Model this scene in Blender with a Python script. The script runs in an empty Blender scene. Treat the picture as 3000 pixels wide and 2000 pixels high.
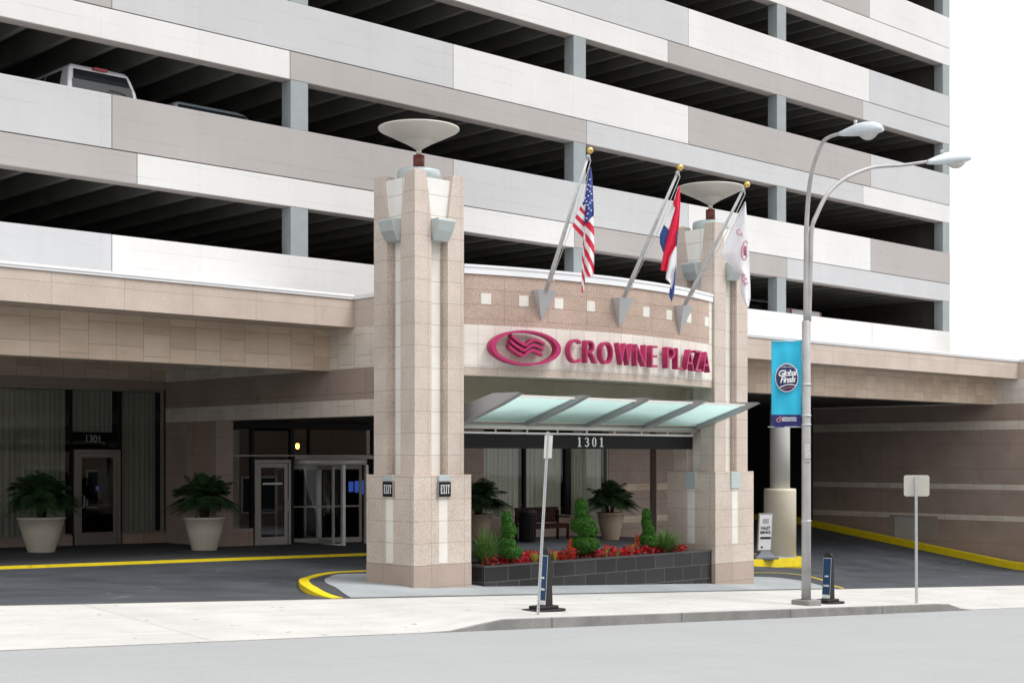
SUN_AZ, SUN_EL, SUN_E, CLOUD, EXPO = -62, 58, 1.4, 8.2, 0.58
import bpy, bmesh, math, random
from mathutils import Vector, Matrix
random.seed(7)
S = bpy.context.scene
C = S.collection
F = 4167.0; ZC = 2.34; HV = 1335.0
CX, CY = 0.6872, 0.7264          # camera forward in plan

# ---------------------------------------------------------------- geometry of the place
def XY(u, Y):                    # plan X of a sight line on the plane Y = const
    t = (u - 1500) / F
    return Y * (CX + CY * t) / (CY - CX * t)
def YX(u, X):
    t = (u - 1500) / F
    return X * (CY - CX * t) / (CX + CY * t)
def P(u, v, d):
    r = (u - 1500) / F * d
    return Vector((CX * d + CY * r, CY * d - CX * r, ZC - (v - HV) / F * d))
def PY(u, v, Y):
    X = XY(u, Y); d = CX * X + CY * Y
    return Vector((X, Y, ZC - (v - HV) / F * d))
def dep(x, y): return CX * x + CY * y
def clamp(a, lo, hi): return max(lo, min(hi, a))
def sm(t):
    t = clamp(t, 0, 1); return t * t * (3 - 2 * t)
def st(X): return .775 - .053 * clamp(X, -90, 110)
def kz(X):                       # height of the pavement edge above the gutter, 1 where the kerb stands
    return sm((X - 12.8) / 1.3) * (1 - sm((X - 26.3) / 1.0))
def gz(X, Y):
    if Y <= 15: return st(X) - .2
    if Y <= 18.5:
        e = -.2 + .155 * kz(X)
        return st(X) + e * (18.5 - Y) / 3.5
    k = clamp((X - 25) / 25, 0, 1)
    t = clamp((Y - 18.5 - 6.2 * k - 3.2 * math.sin(math.pi * k)) / (7.5 + 3.0 * k), 0, 1)
    w = sm(t) * (1 - k) + t * k
    court = .05 - .013 * (X - 17)
    return st(X) * (1 - w) + court * w
def padz(X, Y): return max(st(X) + .004 + .095 * sm((Y - 18.55) / 1.3), gz(X, Y) + .006 + .03 * sm((Y - 18.6) / 1.5))
def G(u, v, zf=gz):
    t = (u - 1500) / F; d = 25.0
    for _ in range(60):
        p = P(u, v, d)
        z = zf(p.x, p.y)
        dn = (ZC - z) * F / max(v - HV, 20)
        d = d * .6 + dn * .4
    return P(u, v, d)

# ---------------------------------------------------------------- mesh builder
WL = {}
class MB:
    def __init__(s): s.v = []; s.f = []; s.m = []; s.sm = []; s.uv = []
    def face(s, pts, m=0, smooth=False, uv=None):
        i = len(s.v); s.v += [Vector(p) for p in pts]; s.f.append(list(range(i, i + len(pts)))); s.m.append(m); s.sm.append(smooth); s.uv.append(uv)
    def box(s, x0, x1, y0, y1, z0, z1, m=0):
        a = [(x0,y0,z0),(x1,y0,z0),(x1,y1,z0),(x0,y1,z0),(x0,y0,z1),(x1,y0,z1),(x1,y1,z1),(x0,y1,z1)]
        for q in ((0,3,2,1),(4,5,6,7),(0,1,5,4),(1,2,6,5),(2,3,7,6),(3,0,4,7)): s.face([a[k] for k in q], m)
    def obox(s, c, ax, ay, hx, hy, z0, z1, m=0, top=1.0):   # box on its own plan axes
        ax = Vector(ax).normalized(); ay = Vector(ay).normalized()
        a = []
        for z, k in ((z0, 1.0), (z1, top)):
            for sx, sy in ((-1,-1),(1,-1),(1,1),(-1,1)):
                p = Vector((c[0], c[1], 0)) + ax*hx*sx*k + ay*hy*sy*k; a.append((p.x, p.y, z))
        for q in ((0,3,2,1),(4,5,6,7),(0,1,5,4),(1,2,6,5),(2,3,7,6),(3,0,4,7)): s.face([a[k] for k in q], m)
    def loft(s, rings, m=0, smooth=False, caps=True, closed=True):
        n = len(rings[0])
        for a, b in zip(rings, rings[1:]):
            for k in range(n if closed else n - 1):
                j = (k + 1) % n
                s.face([a[k], a[j], b[j], b[k]], m, smooth)
        if caps: s.face(list(reversed(rings[0])), m); s.face(rings[-1], m)
    def prism(s, poly, off, m=0):      # planar polygon (3D pts) swept by a vector
        off = Vector(off); b = [Vector(p) + off for p in poly]
        s.loft([[Vector(p) for p in poly], b], m)
    def tube(s, pts, rad, n=12, m=0, caps=True):
        pts = [Vector(p) for p in pts]; rings = []
        for i, p in enumerate(pts):
            t = (pts[min(i+1, len(pts)-1)] - pts[max(i-1, 0)]).normalized()
            ref = Vector((0,0,1)) if abs(t.z) < .95 else Vector((0,1,0))
            a = t.cross(ref).normalized(); b = t.cross(a)
            r = rad[i] if isinstance(rad, (list, tuple)) else rad
            rings.append([p + a*math.cos(2*math.pi*k/n)*r + b*math.sin(2*math.pi*k/n)*r for k in range(n)])
        s.loft(rings, m, True, caps)
    def lathe(s, prof, c, n=32, m=0, caps=True):
        c = Vector(c)
        rings = [[c + Vector((math.cos(2*math.pi*k/n)*r, math.sin(2*math.pi*k/n)*r, z)) for k in range(n)] for r, z in prof]
        s.loft(rings, m, True, caps)
    def ball(s, c, r, n=14, m=0, sz=1):
        s.lathe([(max(r*math.sin(math.pi*k/10), 1e-4), -r*sz*math.cos(math.pi*k/10)) for k in range(11)], c, n, m, False)
    def build(s, name, mats, parent=None, bevel=0, solid=0, fix=True):
        L = WL[parent.name] if parent else Vector((0,0,0))
        me = bpy.data.meshes.new(name)
        me.from_pydata([tuple(p - L) for p in s.v], [], s.f)
        if not isinstance(mats, (list, tuple)): mats = [mats]
        for q in mats: me.materials.append(q)
        uvl = me.uv_layers.new(name='UVMap')
        for k, poly in enumerate(me.polygons):
            poly.material_index = s.m[k]; poly.use_smooth = s.sm[k]
            if s.uv[k]:
                for li, c2 in zip(poly.loop_indices, s.uv[k]): uvl.data[li].uv = c2
                continue
            n = poly.normal
            for li, vi in zip(poly.loop_indices, s.f[k]):
                p = s.v[vi]
                if abs(n.z) > .7: uvl.data[li].uv = (p.x, p.y)
                elif abs(n.y) >= abs(n.x): uvl.data[li].uv = (p.x, p.z)
                else: uvl.data[li].uv = (p.y, p.z)
        if fix:
            b = bmesh.new(); b.from_mesh(me)
            bmesh.ops.remove_doubles(b, verts=b.verts, dist=1e-5)
            bmesh.ops.recalc_face_normals(b, faces=b.faces); b.to_mesh(me); b.free()
        o = bpy.data.objects.new(name, me); C.objects.link(o)
        if parent: o.parent = parent
        WL[o.name] = L.copy()
        if bevel:
            q = o.modifiers.new('bevel', 'BEVEL'); q.width = bevel; q.segments = 2; q.limit_method = 'ANGLE'; q.angle_limit = .6
        if solid:
            q = o.modifiers.new('solid', 'SOLIDIFY'); q.thickness = solid; q.offset = 0
        return o
def tag(o, label=None, cat=None, group=None, kind=None):
    if label: o['label'] = label
    if cat: o['category'] = cat
    if group: o['group'] = group
    if kind: o['kind'] = kind
    return o
def thing(name, loc, label, cat, group=None):
    o = bpy.data.objects.new(name, None); C.objects.link(o); o.location = loc; o.empty_display_size = .3
    WL[o.name] = Vector(loc); return tag(o, label, cat, group)
def copy_tree(o, parent=None, delta=None):
    c = o.copy(); C.objects.link(c)
    if parent: c.parent = parent
    WL[c.name] = WL[o.name] + (delta or Vector((0,0,0)))
    for ch in list(o.children): copy_tree(ch, c, delta)
    return c
def text_obj(txt, name, mat, parent, origin, ux, uz, size, wide=1.0, depth=.01, align='CENTER', spacing=1.0, bold=0.0, shear=0.0):
    cu = bpy.data.curves.new(name, 'FONT'); cu.body = txt; cu.size = size; cu.extrude = depth / 2; cu.align_x = align; cu.align_y = 'CENTER'
    cu.space_character = spacing; cu.offset = bold; cu.shear = shear
    tmp = bpy.data.objects.new('tmp', cu); C.objects.link(tmp)
    dg = bpy.context.evaluated_depsgraph_get(); dg.update()
    me = bpy.data.meshes.new_from_object(tmp.evaluated_get(dg)); bpy.data.objects.remove(tmp); bpy.data.curves.remove(cu)
    ux = Vector(ux).normalized(); uz = Vector(uz).normalized(); n = ux.cross(uz)
    L = WL[parent.name] if parent else Vector((0,0,0))
    for v in me.vertices:
        v.co = Vector(origin) + ux * v.co.x * wide + uz * v.co.y + n * v.co.z - L
    me.name = name; me.materials.clear(); me.materials.append(mat)
    for p in me.polygons: p.material_index = 0
    o = bpy.data.objects.new(name, me); C.objects.link(o)
    if parent: o.parent = parent
    WL[o.name] = L.copy()
    return o

# ---------------------------------------------------------------- materials
def newmat(name):
    m = bpy.data.materials.new(name); m.use_nodes = True
    nt = m.node_tree; return m, nt, nt.nodes['Principled BSDF']
def nd(nt, t, **k):
    n = nt.nodes.new(t)
    for a, b in k.items():
        if hasattr(n, a): setattr(n, a, b)
        else: n.inputs[a].default_value = b
    return n
def mixc(nt, fac, a, b, mode='MIX'):
    n = nt.nodes.new('ShaderNodeMix'); n.data_type = 'RGBA'; n.blend_type = mode
    for i, x in ((0, fac), (6, a), (7, b)):
        if isinstance(x, (int, float)): n.inputs[i].default_value = x
        elif isinstance(x, tuple): n.inputs[i].default_value = (*x[:3], 1)
        else: nt.links.new(x, n.inputs[i])
    return n.outputs[2]
def coords(nt, kind='Object', scale=(1,1,1)):
    tc = nt.nodes.new('ShaderNodeTexCoord'); mp = nt.nodes.new('ShaderNodeMapping'); mp.inputs['Scale'].default_value = scale
    nt.links.new(tc.outputs[kind], mp.inputs['Vector']); return mp.outputs['Vector']
def noise(nt, vec, scale, detail=3, rough=.55):
    n = nt.nodes.new('ShaderNodeTexNoise'); n.inputs['Scale'].default_value = scale; n.inputs['Detail'].default_value = detail; n.inputs['Roughness'].default_value = rough
    nt.links.new(vec, n.inputs['Vector']); return n.outputs['Fac']
def ramp(nt, fac, stops):
    r = nt.nodes.new('ShaderNodeValToRGB'); nt.links.new(fac, r.inputs['Fac'])
    e = r.color_ramp.elements
    while len(e) < len(stops): e.new(.5)
    for k, (pos, c) in enumerate(stops):
        e[k].position = pos; e[k].color = (*c, 1) if len(c) == 3 else c
    return r.outputs['Color']
def g1(x): return (x, x, x)
def brick(nt, vec, w, h, mortar, off=0.0, bias=0.0, c1=(1,1,1), c2=(.9,.9,.9), cm=(.4,.4,.4), freq=3):
    b = nt.nodes.new('ShaderNodeTexBrick'); b.offset = off; b.offset_frequency = freq; b.squash = 1.0
    for k, v in (('Scale', 1.0), ('Mortar Size', mortar), ('Mortar Smooth', .1), ('Bias', bias), ('Brick Width', w), ('Row Height', h)): b.inputs[k].default_value = v
    b.inputs['Color1'].default_value = (*c1, 1); b.inputs['Color2'].default_value = (*c2, 1); b.inputs['Mortar'].default_value = (*cm, 1)
    nt.links.new(vec, b.inputs['Vector']); return b.outputs['Color']
def plain(name, col, rough=.5, metal=0.0, var=.06, vs=3.0, spec=.4, bump=0.0, emit=None, coat=0.0):
    m, nt, b = newmat(name)
    vec = coords(nt)
    n1 = noise(nt, vec, vs, 4)
    c = mixc(nt, 1.0, tuple(col), ramp(nt, n1, [(.3, g1(1 - var)), (.7, g1(1 + var * .6))]), 'MULTIPLY')
    nt.links.new(c, b.inputs['Base Color'])
    b.inputs['Roughness'].default_value = rough; b.inputs['Metallic'].default_value = metal; b.inputs['Specular IOR Level'].default_value = spec
    if coat: b.inputs['Coat Weight'].default_value = coat
    if name == 'yellow_kerb_paint':
        c = mixc(nt, .75, c, ramp(nt, noise(nt, coords(nt, 'Object', (1, 1, 2)), 6.5, 5, .75), [(.60, g1(1)), (.70, (.42,.40,.42))]), 'MULTIPLY'); nt.links.new(c, b.inputs['Base Color'])
    if bump:
        bp = nt.nodes.new('ShaderNodeBump'); bp.inputs['Strength'].default_value = bump; bp.inputs['Distance'].default_value = .01
        nt.links.new(noise(nt, vec, vs * 12, 3), bp.inputs['Height']); nt.links.new(bp.outputs['Normal'], b.inputs['Normal'])
    if emit:
        b.inputs['Emission Color'].default_value = (*emit[0], 1); b.inputs['Emission Strength'].default_value = emit[1]
    return m
def granite(name, base, w=.78, h=.392, mortar=.005, stain=.35, off=0.0, dark=.62):
    m, nt, b = newmat(name)
    ob = coords(nt)
    sp = ramp(nt, noise(nt, ob, 60, 2, .8), [(.30, (.42,.38,.36)), (.43, (.88,.85,.84)), (.56, (1.05,1.05,1.04)), (.70, (1.32,1.31,1.30))])
    c = mixc(nt, 1.0, tuple(base), sp, 'MULTIPLY')
    big = ramp(nt, noise(nt, ob, .9, 5, .6), [(.35, (.86,.84,.82)), (.65, (1.06,1.05,1.05))])
    c = mixc(nt, .8, c, big, 'MULTIPLY')
    st_ = ramp(nt, noise(nt, coords(nt, 'Object', (1, 1, .45)), 1.7, 4, .65), [(.60, g1(1)), (.74, g1(dark))])
    c = mixc(nt, stain, c, st_, 'MULTIPLY')
    br = brick(nt, coords(nt, 'UV'), w, h, mortar, off, 0, (1,1,1), (.94,.93,.93), (.60,.55,.52))
    c = mixc(nt, .9, c, br, 'MULTIPLY')
    nt.links.new(c, b.inputs['Base Color']); b.inputs['Roughness'].default_value = .62; b.inputs['Specular IOR Level'].default_value = .3
    bp = nt.nodes.new('ShaderNodeBump'); bp.inputs['Strength'].default_value = .15; bp.inputs['Distance'].default_value = .01
    nt.links.new(br, bp.inputs['Height']); nt.links.new(bp.outputs['Normal'], b.inputs['Normal'])
    return m
def travertine(name, base, w=.62, h=.46, mortar=.006, off=.0, var=.13, streak=.5, swap=False):
    m, nt, b = newmat(name)
    ob = coords(nt, 'Object', (1, 1, 9))
    c = mixc(nt, streak, tuple(base), ramp(nt, noise(nt, ob, 2.2, 5, .7), [(.25, tuple(x*.78 for x in base)), (.75, tuple(min(x*1.10, .9) for x in base))]))
    uvv = coords(nt, 'UV')
    if swap:
        sp_ = nt.nodes.new('ShaderNodeSeparateXYZ'); cb_ = nt.nodes.new('ShaderNodeCombineXYZ'); nt.links.new(uvv, sp_.inputs[0]); nt.links.new(sp_.outputs[1], cb_.inputs[0]); nt.links.new(sp_.outputs[0], cb_.inputs[1]); uvv = cb_.outputs[0]
    br = brick(nt, uvv, w, h, mortar, off, 0, (1.04,1.03,1.02), (1-var, 1-var*1.25, 1-var*1.4), (.52,.47,.42))
    c = mixc(nt, .9, c, br, 'MULTIPLY')
    bl = ramp(nt, noise(nt, coords(nt), 1.3, 4, .6), [(.4, (.90,.88,.85)), (.65, (1.04,1.04,1.04))])
    c = mixc(nt, .7, c, bl, 'MULTIPLY')
    nt.links.new(c, b.inputs['Base Color']); b.inputs['Roughness'].default_value = .65; b.inputs['Specular IOR Level'].default_value = .25
    return m
def painted(name, base, lines=.84):
    m, nt, b = newmat(name)
    ob = coords(nt)
    c = mixc(nt, 1.0, tuple(base), ramp(nt, noise(nt, ob, .45, 6, .6), [(.3, (.94,.94,.935)), (.7, (1.03,1.03,1.03))]), 'MULTIPLY')
    # rain streaks and small pits
    c = mixc(nt, .35, c, ramp(nt, noise(nt, coords(nt, 'Object', (3, 3, .25)), 1.6, 5, .7), [(.45, g1(.95)), (.62, g1(1.0))]), 'MULTIPLY')
    c = mixc(nt, .35, c, ramp(nt, noise(nt, ob, 7.0, 1, .4), [(.20, g1(.62)), (.255, g1(1.0))]), 'MULTIPLY')
    br = brick(nt, coords(nt, 'UV'), 2.45, .405, .008, 0, 0, (1,1,1), (.992,.992,.992), g1(lines))
    broken = ramp(nt, noise(nt, coords(nt, 'Object', (.6, .6, 6)), 1.1, 3), [(.42, g1(0)), (.58, g1(1))])
    c = mixc(nt, broken, c, mixc(nt, 1.0, c, br, 'MULTIPLY'))
    nt.links.new(c, b.inputs['Base Color']); b.inputs['Roughness'].default_value = .75; b.inputs['Specular IOR Level'].default_value = .2
    bp = nt.nodes.new('ShaderNodeBump'); bp.inputs['Strength'].default_value = .08; bp.inputs['Distance'].default_value = .01
    nt.links.new(noise(nt, ob, 25, 3), bp.inputs['Height']); nt.links.new(bp.outputs['Normal'], b.inputs['Normal'])
    return m
def glassmat(name, tint=(.75,.82,.8), trans=.8, spec_rough=.01):
    m = bpy.data.materials.new(name); m.use_nodes = True; nt = m.node_tree
    for n in list(nt.nodes):
        if n.type == 'BSDF_PRINCIPLED': nt.nodes.remove(n)
    out = nt.nodes['Material Output']
    tr = nt.nodes.new('ShaderNodeBsdfTransparent'); tr.inputs['Color'].default_value = (*[c * trans for c in tint], 1)
    gl = nt.nodes.new('ShaderNodeBsdfGlossy'); gl.inputs['Roughness'].default_value = spec_rough
    lw = nt.nodes.new('ShaderNodeLayerWeight'); lw.inputs['Blend'].default_value = .5
    pw = nt.nodes.new('ShaderNodeMath'); pw.operation = 'POWER'; pw.inputs[1].default_value = 4.0; nt.links.new(lw.outputs['Facing'], pw.inputs[0])
    fr = nt.nodes.new('ShaderNodeMath'); fr.operation = 'MULTIPLY_ADD'; fr.inputs[1].default_value = .85; fr.inputs[2].default_value = .055; nt.links.new(pw.outputs[0], fr.inputs[0])
    mx = nt.nodes.new('ShaderNodeMixShader'); nt.links.new(fr.outputs[0], mx.inputs[0]); nt.links.new(tr.outputs[0], mx.inputs[1]); nt.links.new(gl.outputs[0], mx.inputs[2])
    nt.links.new(mx.outputs[0], out.inputs['Surface']); return m
def ground_mat(name, base, scale, var, crack=None, joints=None, rough=.85, fine=60, tint=None, streak=None):
    m, nt, b = newmat(name)
    ob = coords(nt)
    c = mixc(nt, 1.0, tuple(base), ramp(nt, noise(nt, ob, scale, 6, .62), [(.3, g1(1-var)), (.7, g1(1+var*.7))]), 'MULTIPLY')
    c = mixc(nt, .6, c, ramp(nt, noise(nt, ob, fine, 2, .7), [(.3, g1(.86)), (.7, g1(1.08))]), 'MULTIPLY')
    if streak: c = mixc(nt, streak, c, ramp(nt, noise(nt, coords(nt, 'Object', (.25, 3, 1)), 1.2, 5, .65), [(.35, g1(.8)), (.65, g1(1.15))]), 'MULTIPLY')
    if tint: c = mixc(nt, ramp(nt, noise(nt, ob, .5, 4, .6), [(.5, g1(0)), (.7, g1(.8))]), c, tuple(tint))
    if crack:
        vo = nt.nodes.new('ShaderNodeTexVoronoi'); vo.feature = 'DISTANCE_TO_EDGE'; vo.inputs['Scale'].default_value = crack[0]
        nt.links.new(ob, vo.inputs['Vector'])
        msk = ramp(nt, vo.outputs['Distance'], [(0, g1(crack[1])), (.012, g1(1))])
        c = mixc(nt, ramp(nt, noise(nt, ob, .35, 3), [(.5, g1(0)), (.56, g1(1))]), c, mixc(nt, 1.0, c, msk, 'MULTIPLY'))
    if name == 'pavement_concrete':
        c = mixc(nt, .8, c, ramp(nt, noise(nt, ob, 5.5, 1, .4), [(.235, g1(.45)), (.262, g1(1))]), 'MULTIPLY')
        c = mixc(nt, .6, c, ramp(nt, noise(nt, coords(nt, 'Object', (.5, 1.2, 1)), .8, 6, .7), [(.35, g1(.86)), (.5, g1(1))]), 'MULTIPLY')
    if joints:
        br = brick(nt, coords(nt, 'UV'), joints[0], joints[1], joints[2], 0, 0, (1,1,1), g1(joints[4]), g1(joints[3]))
        c = mixc(nt, .9, c, br, 'MULTIPLY')
    nt.links.new(c, b.inputs['Base Color']); b.inputs['Roughness'].default_value = rough; b.inputs['Specular IOR Level'].default_value = .25
    bp = nt.nodes.new('ShaderNodeBump'); bp.inputs['Strength'].default_value = .2; bp.inputs['Distance'].default_value = .008
    nt.links.new(noise(nt, ob, fine, 3), bp.inputs['Height']); nt.links.new(bp.outputs['Normal'], b.inputs['Normal'])
    return m
def leafmat(name, c1, c2, rough=.55, trans=.25):
    m, nt, b = newmat(name)
    oi = nt.nodes.new('ShaderNodeNewGeometry')
    c = mixc(nt, ramp(nt, oi.outputs['Random Per Island'], [(0, g1(0)), (1, g1(1))]), tuple(c1), tuple(c2))
    nt.links.new(c, b.inputs['Base Color']); b.inputs['Roughness'].default_value = rough
    b.inputs['Specular IOR Level'].default_value = .25
    return m

M = {}
M['granite'] = granite('pink_granite', (.64,.57,.51))
M['plinth'] = granite('worn_granite_plinth', (.47,.39,.335), stain=.8)
M['granite_low'] = granite('pink_granite_lower', (.62,.54,.475), w=1.5, h=.62)
M['wallgranite'] = granite('brown_granite', (.43,.35,.305), w=6.2, h=.93, mortar=.008, stain=.6)
M['trav'] = travertine('beige_travertine', (.72,.61,.50), w=.455, h=.60, var=.17, off=.42, swap=True)
M['trav2'] = travertine('light_beige_travertine', (.80,.74,.665), w=.455, h=.60, var=.09, off=.42, swap=True)  # paler copy of the beige travertine; daylight on the header bands painted in
M['whitestone'] = travertine('pale_travertine', (.80,.775,.725), w=.34, h=.40, var=.05, streak=.35, mortar=.004)
M['whitestrip'] = travertine('white_marble', (.80,.79,.75), w=.9, h=.392, var=.03, streak=.2, mortar=.005)
M['W'] = painted('white_painted_concrete', (.69,.68,.67))
M['G'] = painted('pale_grey_painted_concrete', (.525,.53,.54))
M['T'] = painted('taupe_painted_concrete', (.415,.39,.378))
M['soffit'] = plain('taupe_soffit', (.46,.41,.38), .8, var=.12, vs=1.2)
M['gcol'] = plain('blue_grey_column_paint', (.30,.33,.34), .6, var=.08, vs=2)
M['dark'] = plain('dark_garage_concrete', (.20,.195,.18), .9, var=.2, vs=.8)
M['gap'] = plain('panel_joint_sealant', (.12,.11,.10), .9)
M['coping'] = plain('white_metal_coping', (.85,.87,.89), .35, var=.03, vs=1.5)
M['street'] = ground_mat('street_concrete', (.375,.385,.39), .5, .035, fine=30, streak=.12)
M['walk'] = ground_mat('pavement_concrete', (.585,.575,.55), .9, .10, joints=(9.25, 50, .035, .86, 1.0), fine=45, streak=.3)
M['kerb'] = ground_mat('kerb_concrete', (.27,.265,.255), 1.6, .28, joints=(3.0, 50, .02, .5, .95), fine=30)
M['asphalt'] = ground_mat('driveway_asphalt', (.072,.079,.090), .7, .36, fine=90, rough=.7, streak=.6, crack=(.35, 1.7))
M['pad'] = ground_mat('island_concrete', (.36,.385,.40), 1.1, .16, fine=50)
M['asph2'] = ground_mat('island_asphalt', (.07,.072,.078), 1.0, .2, fine=90)
M['earth'] = ground_mat('ground_earth', (.25,.25,.24), .4, .2)
M['yellow'] = plain('yellow_kerb_paint', (.88,.68,.012), .5, var=.10, vs=4)
M['alu'] = plain('brushed_aluminium', (.74,.74,.73), .38, .2, var=.06, vs=2)
M['aluD'] = plain('bronze_aluminium', (.33,.31,.29), .42, .4, var=.06, vs=2)
M['galv'] = plain('galvanised_steel', (.58,.60,.61), .45, .5, var=.14, vs=9)
M['polegrey'] = plain('weathered_pole_steel', (.46,.455,.45), .55, .25, var=.22, vs=2.2)
M['capblue'] = plain('pale_blue_metal_cladding', (.50,.57,.58), .4, .2, var=.05, vs=2)
M['sconce'] = plain('blue_grey_sconce_metal', (.50,.555,.56), .42, .3, var=.05, vs=2)
M['bowl'] = plain('champagne_bowl_metal', (.60,.575,.52), .5, .1, var=.05, vs=1.5)
M['redwood'] = plain('oxblood_metal', (.16,.035,.025), .4, .1, var=.2, vs=6)
M['black'] = plain('black_sign_panel', (.010,.010,.011), .55, spec=.2, var=.1, vs=2)
M['rubber'] = plain('black_rubber', (.022,.021,.021), .65, var=.2, vs=12, bump=.2)
M['navy'] = plain('navy_reflective_panel', (.008,.045,.12), .4, var=.06, vs=4)
M['whitep'] = plain('white_print', (.82,.83,.84), .5, var=.02)
M['magenta'] = plain('magenta_sign_face', (.44,.035,.135), .4, var=.05, vs=3)
M['magside'] = plain('crimson_sign_return', (.40,.018,.10), .4, var=.08, vs=3)
M['brass'] = plain('gilded_ball', (.75,.52,.16), .25, .8, var=.05)
M['curtain'] = plain('sheer_curtain', (.40,.39,.34), .9, var=.10, vs=1.0)
M['curtain_lit'] = plain('lit_sheer_curtain', (.66,.63,.54), .9, var=.10, vs=1.0)  # paler copy of the sheer curtain, light from the street put into its colour
M['pot'] = plain('cream_planter', (.62,.58,.48), .6, var=.06, vs=3)
M['pot2'] = plain('tan_planter', (.46,.36,.26), .6, var=.06, vs=3)
M['bench'] = plain('mahogany_wood', (.036,.009,.007), .6, var=.3, vs=8, spec=.1)
M['palm'] = leafmat('palm_fronds', (.016,.045,.016), (.045,.105,.034))
M['box'] = leafmat('boxwood_leaves', (.018,.085,.012), (.085,.25,.032))
M['boxcore'] = plain('boxwood_core', (.02,.07,.012), .9, var=.3, vs=20)
M['grass'] = leafmat('grass_blades', (.06,.15,.035), (.19,.32,.09))
M['redflower'] = leafmat('red_petals', (.62,.01,.03), (.85,.07,.09))
M['flowerleaf'] = leafmat('bedding_leaves', (.05,.06,.035), (.13,.10,.07))
M['yleaf'] = leafmat('croton_leaves', (.30,.36,.05), (.50,.44,.10))
M['orange'] = leafmat('orange_croton_leaves', (.42,.03,.015), (.50,.10,.02))
M['soil'] = plain('planter_soil', (.06,.045,.035), .95, var=.3, vs=20)
M['glass'] = glassmat('window_glass', (.88,.93,.90), .95)
M['doorglass'] = glassmat('dark_door_glass', (.55,.6,.62), .45)
M['interior'] = plain('dark_interior', (.035,.033,.03), .8, var=.3, vs=.7)  # near-black base colour paints in the shade of ceilings and inner walls
M['frost'] = None
def frost():
    m, nt, b = newmat('frosted_canopy_glass')
    b.inputs['Base Color'].default_value = (.70,.92,.89,1); b.inputs['Roughness'].default_value = .25
    tl = nt.nodes.new('ShaderNodeBsdfTranslucent'); tl.inputs['Color'].default_value = (.85,1,.98,1)
    mx = nt.nodes.new('ShaderNodeMixShader'); mx.inputs[0].default_value = .82
    out = nt.nodes['Material Output']
    nt.links.new(b.outputs[0], mx.inputs[1]); nt.links.new(tl.outputs[0], mx.inputs[2]); nt.links.new(mx.outputs[0], out.inputs['Surface']); return m
M['frost'] = frost()
def tile():
    m, nt, b = newmat('polished_black_tile')
    br = brick(nt, coords(nt, 'UV'), .6, .30, .006, .5, 0, (.030,.029,.032), (.014,.014,.016), (.11,.11,.11), 2)
    nt.links.new(br, b.inputs['Base Color']); b.inputs['Roughness'].default_value = .16; b.inputs['Specular IOR Level'].default_value = .45
    return m
M['tile'] = tile()
M['galvfin'] = plain('satin_grey_fin', (.40,.41,.42), .42, .35, var=.05, vs=2)
M['whitemetal'] = plain('off_white_metal', (.72,.71,.67), .4, .1, var=.04)
M['pipe'] = plain('satin_pipe', (.62,.60,.57), .35, .4, var=.05)
M['bracket'] = plain('pale_bracket_metal', (.50,.51,.52), .42, .25, var=.04)
M['lamphead'] = plain('pale_lamp_head', (.62,.68,.72), .4, .1, var=.06, vs=6)
M['lens'] = plain('ribbed_lamp_lens', (.55,.55,.53), .2, .0, var=.2, vs=18, spec=.7)
M['carglass'] = plain('dark_car_glass', (.02,.025,.03), .06, var=.05, spec=.6)
M['tail'] = plain('red_tail_light', (.35,.01,.02), .25, var=.05)
# ================================================================ SETTING
def sheet(name, xs, ys, zf, mat, off=0.0, kind='structure'):
    b = MB()
    V = [[Vector((x, y, zf(x, y) + off)) for y in ys] for x in xs]
    for i in range(len(xs) - 1):
        for j in range(len(ys) - 1):
            b.face([V[i][j], V[i+1][j], V[i+1][j+1], V[i][j+1]], 0, True)
    return tag(b.build(name, mat), kind=kind)
def rng(a, b, st_):
    n = max(1, int(round((b - a) / st_))); return [a + (b - a) * k / n for k in range(n + 1)]
XW = rng(-60, -3, 3) + rng(-2, 60, .5)[0:] + rng(63, 108, 5)
sheet('ground', rng(-400, 400, 20), rng(-400, 400, 20), lambda x, y: min(st(x) - .5, -.45) if y > 14 else st(x) - .6, M['earth'])
sheet('street', XW, [-60, -40, -20, -10, -5, 0, 5, 10, 13, 15.0], lambda x, y: st(x) - .2, M['street'])
sheet('sidewalk', [x for x in XW], [15.15, 15.6, 16.2, 17, 17.8, 18.5], gz, M['walk'])
# the driveway of dark asphalt, with its strip of pavement kept 18.5 m out
sheet('driveway', rng(-4, 62, .6), rng(18.5, 46, .6), gz, M['asphalt'])
b = MB()                                            # kerb along the gutter
pr = None
for x in XW:
    zt = gz(x, 15.15); zb = st(x) - .35; zt2 = zt + .002
    ring = [Vector((x, 14.99, zb)), Vector((x, 14.99, zt2 - .012)), Vector((x, 15.01, zt2)), Vector((x, 15.151, zt2)), Vector((x, 15.151, zb))]
    if pr:
        for a_ in range(4): b.face([pr[a_], ring[a_], ring[a_+1], pr[a_+1]], 1 if a_ >= 2 else 0)
    pr = ring
tag(b.build('kerb', [M['kerb'], M['walk']]), kind='structure')
b = MB()                                            # joint between driveway and sidewalk
tag(sheet('sidewalk_edge', rng(3, 60, 1), [18.46, 18.54], gz, M['gap'], .003), kind='structure')

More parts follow.
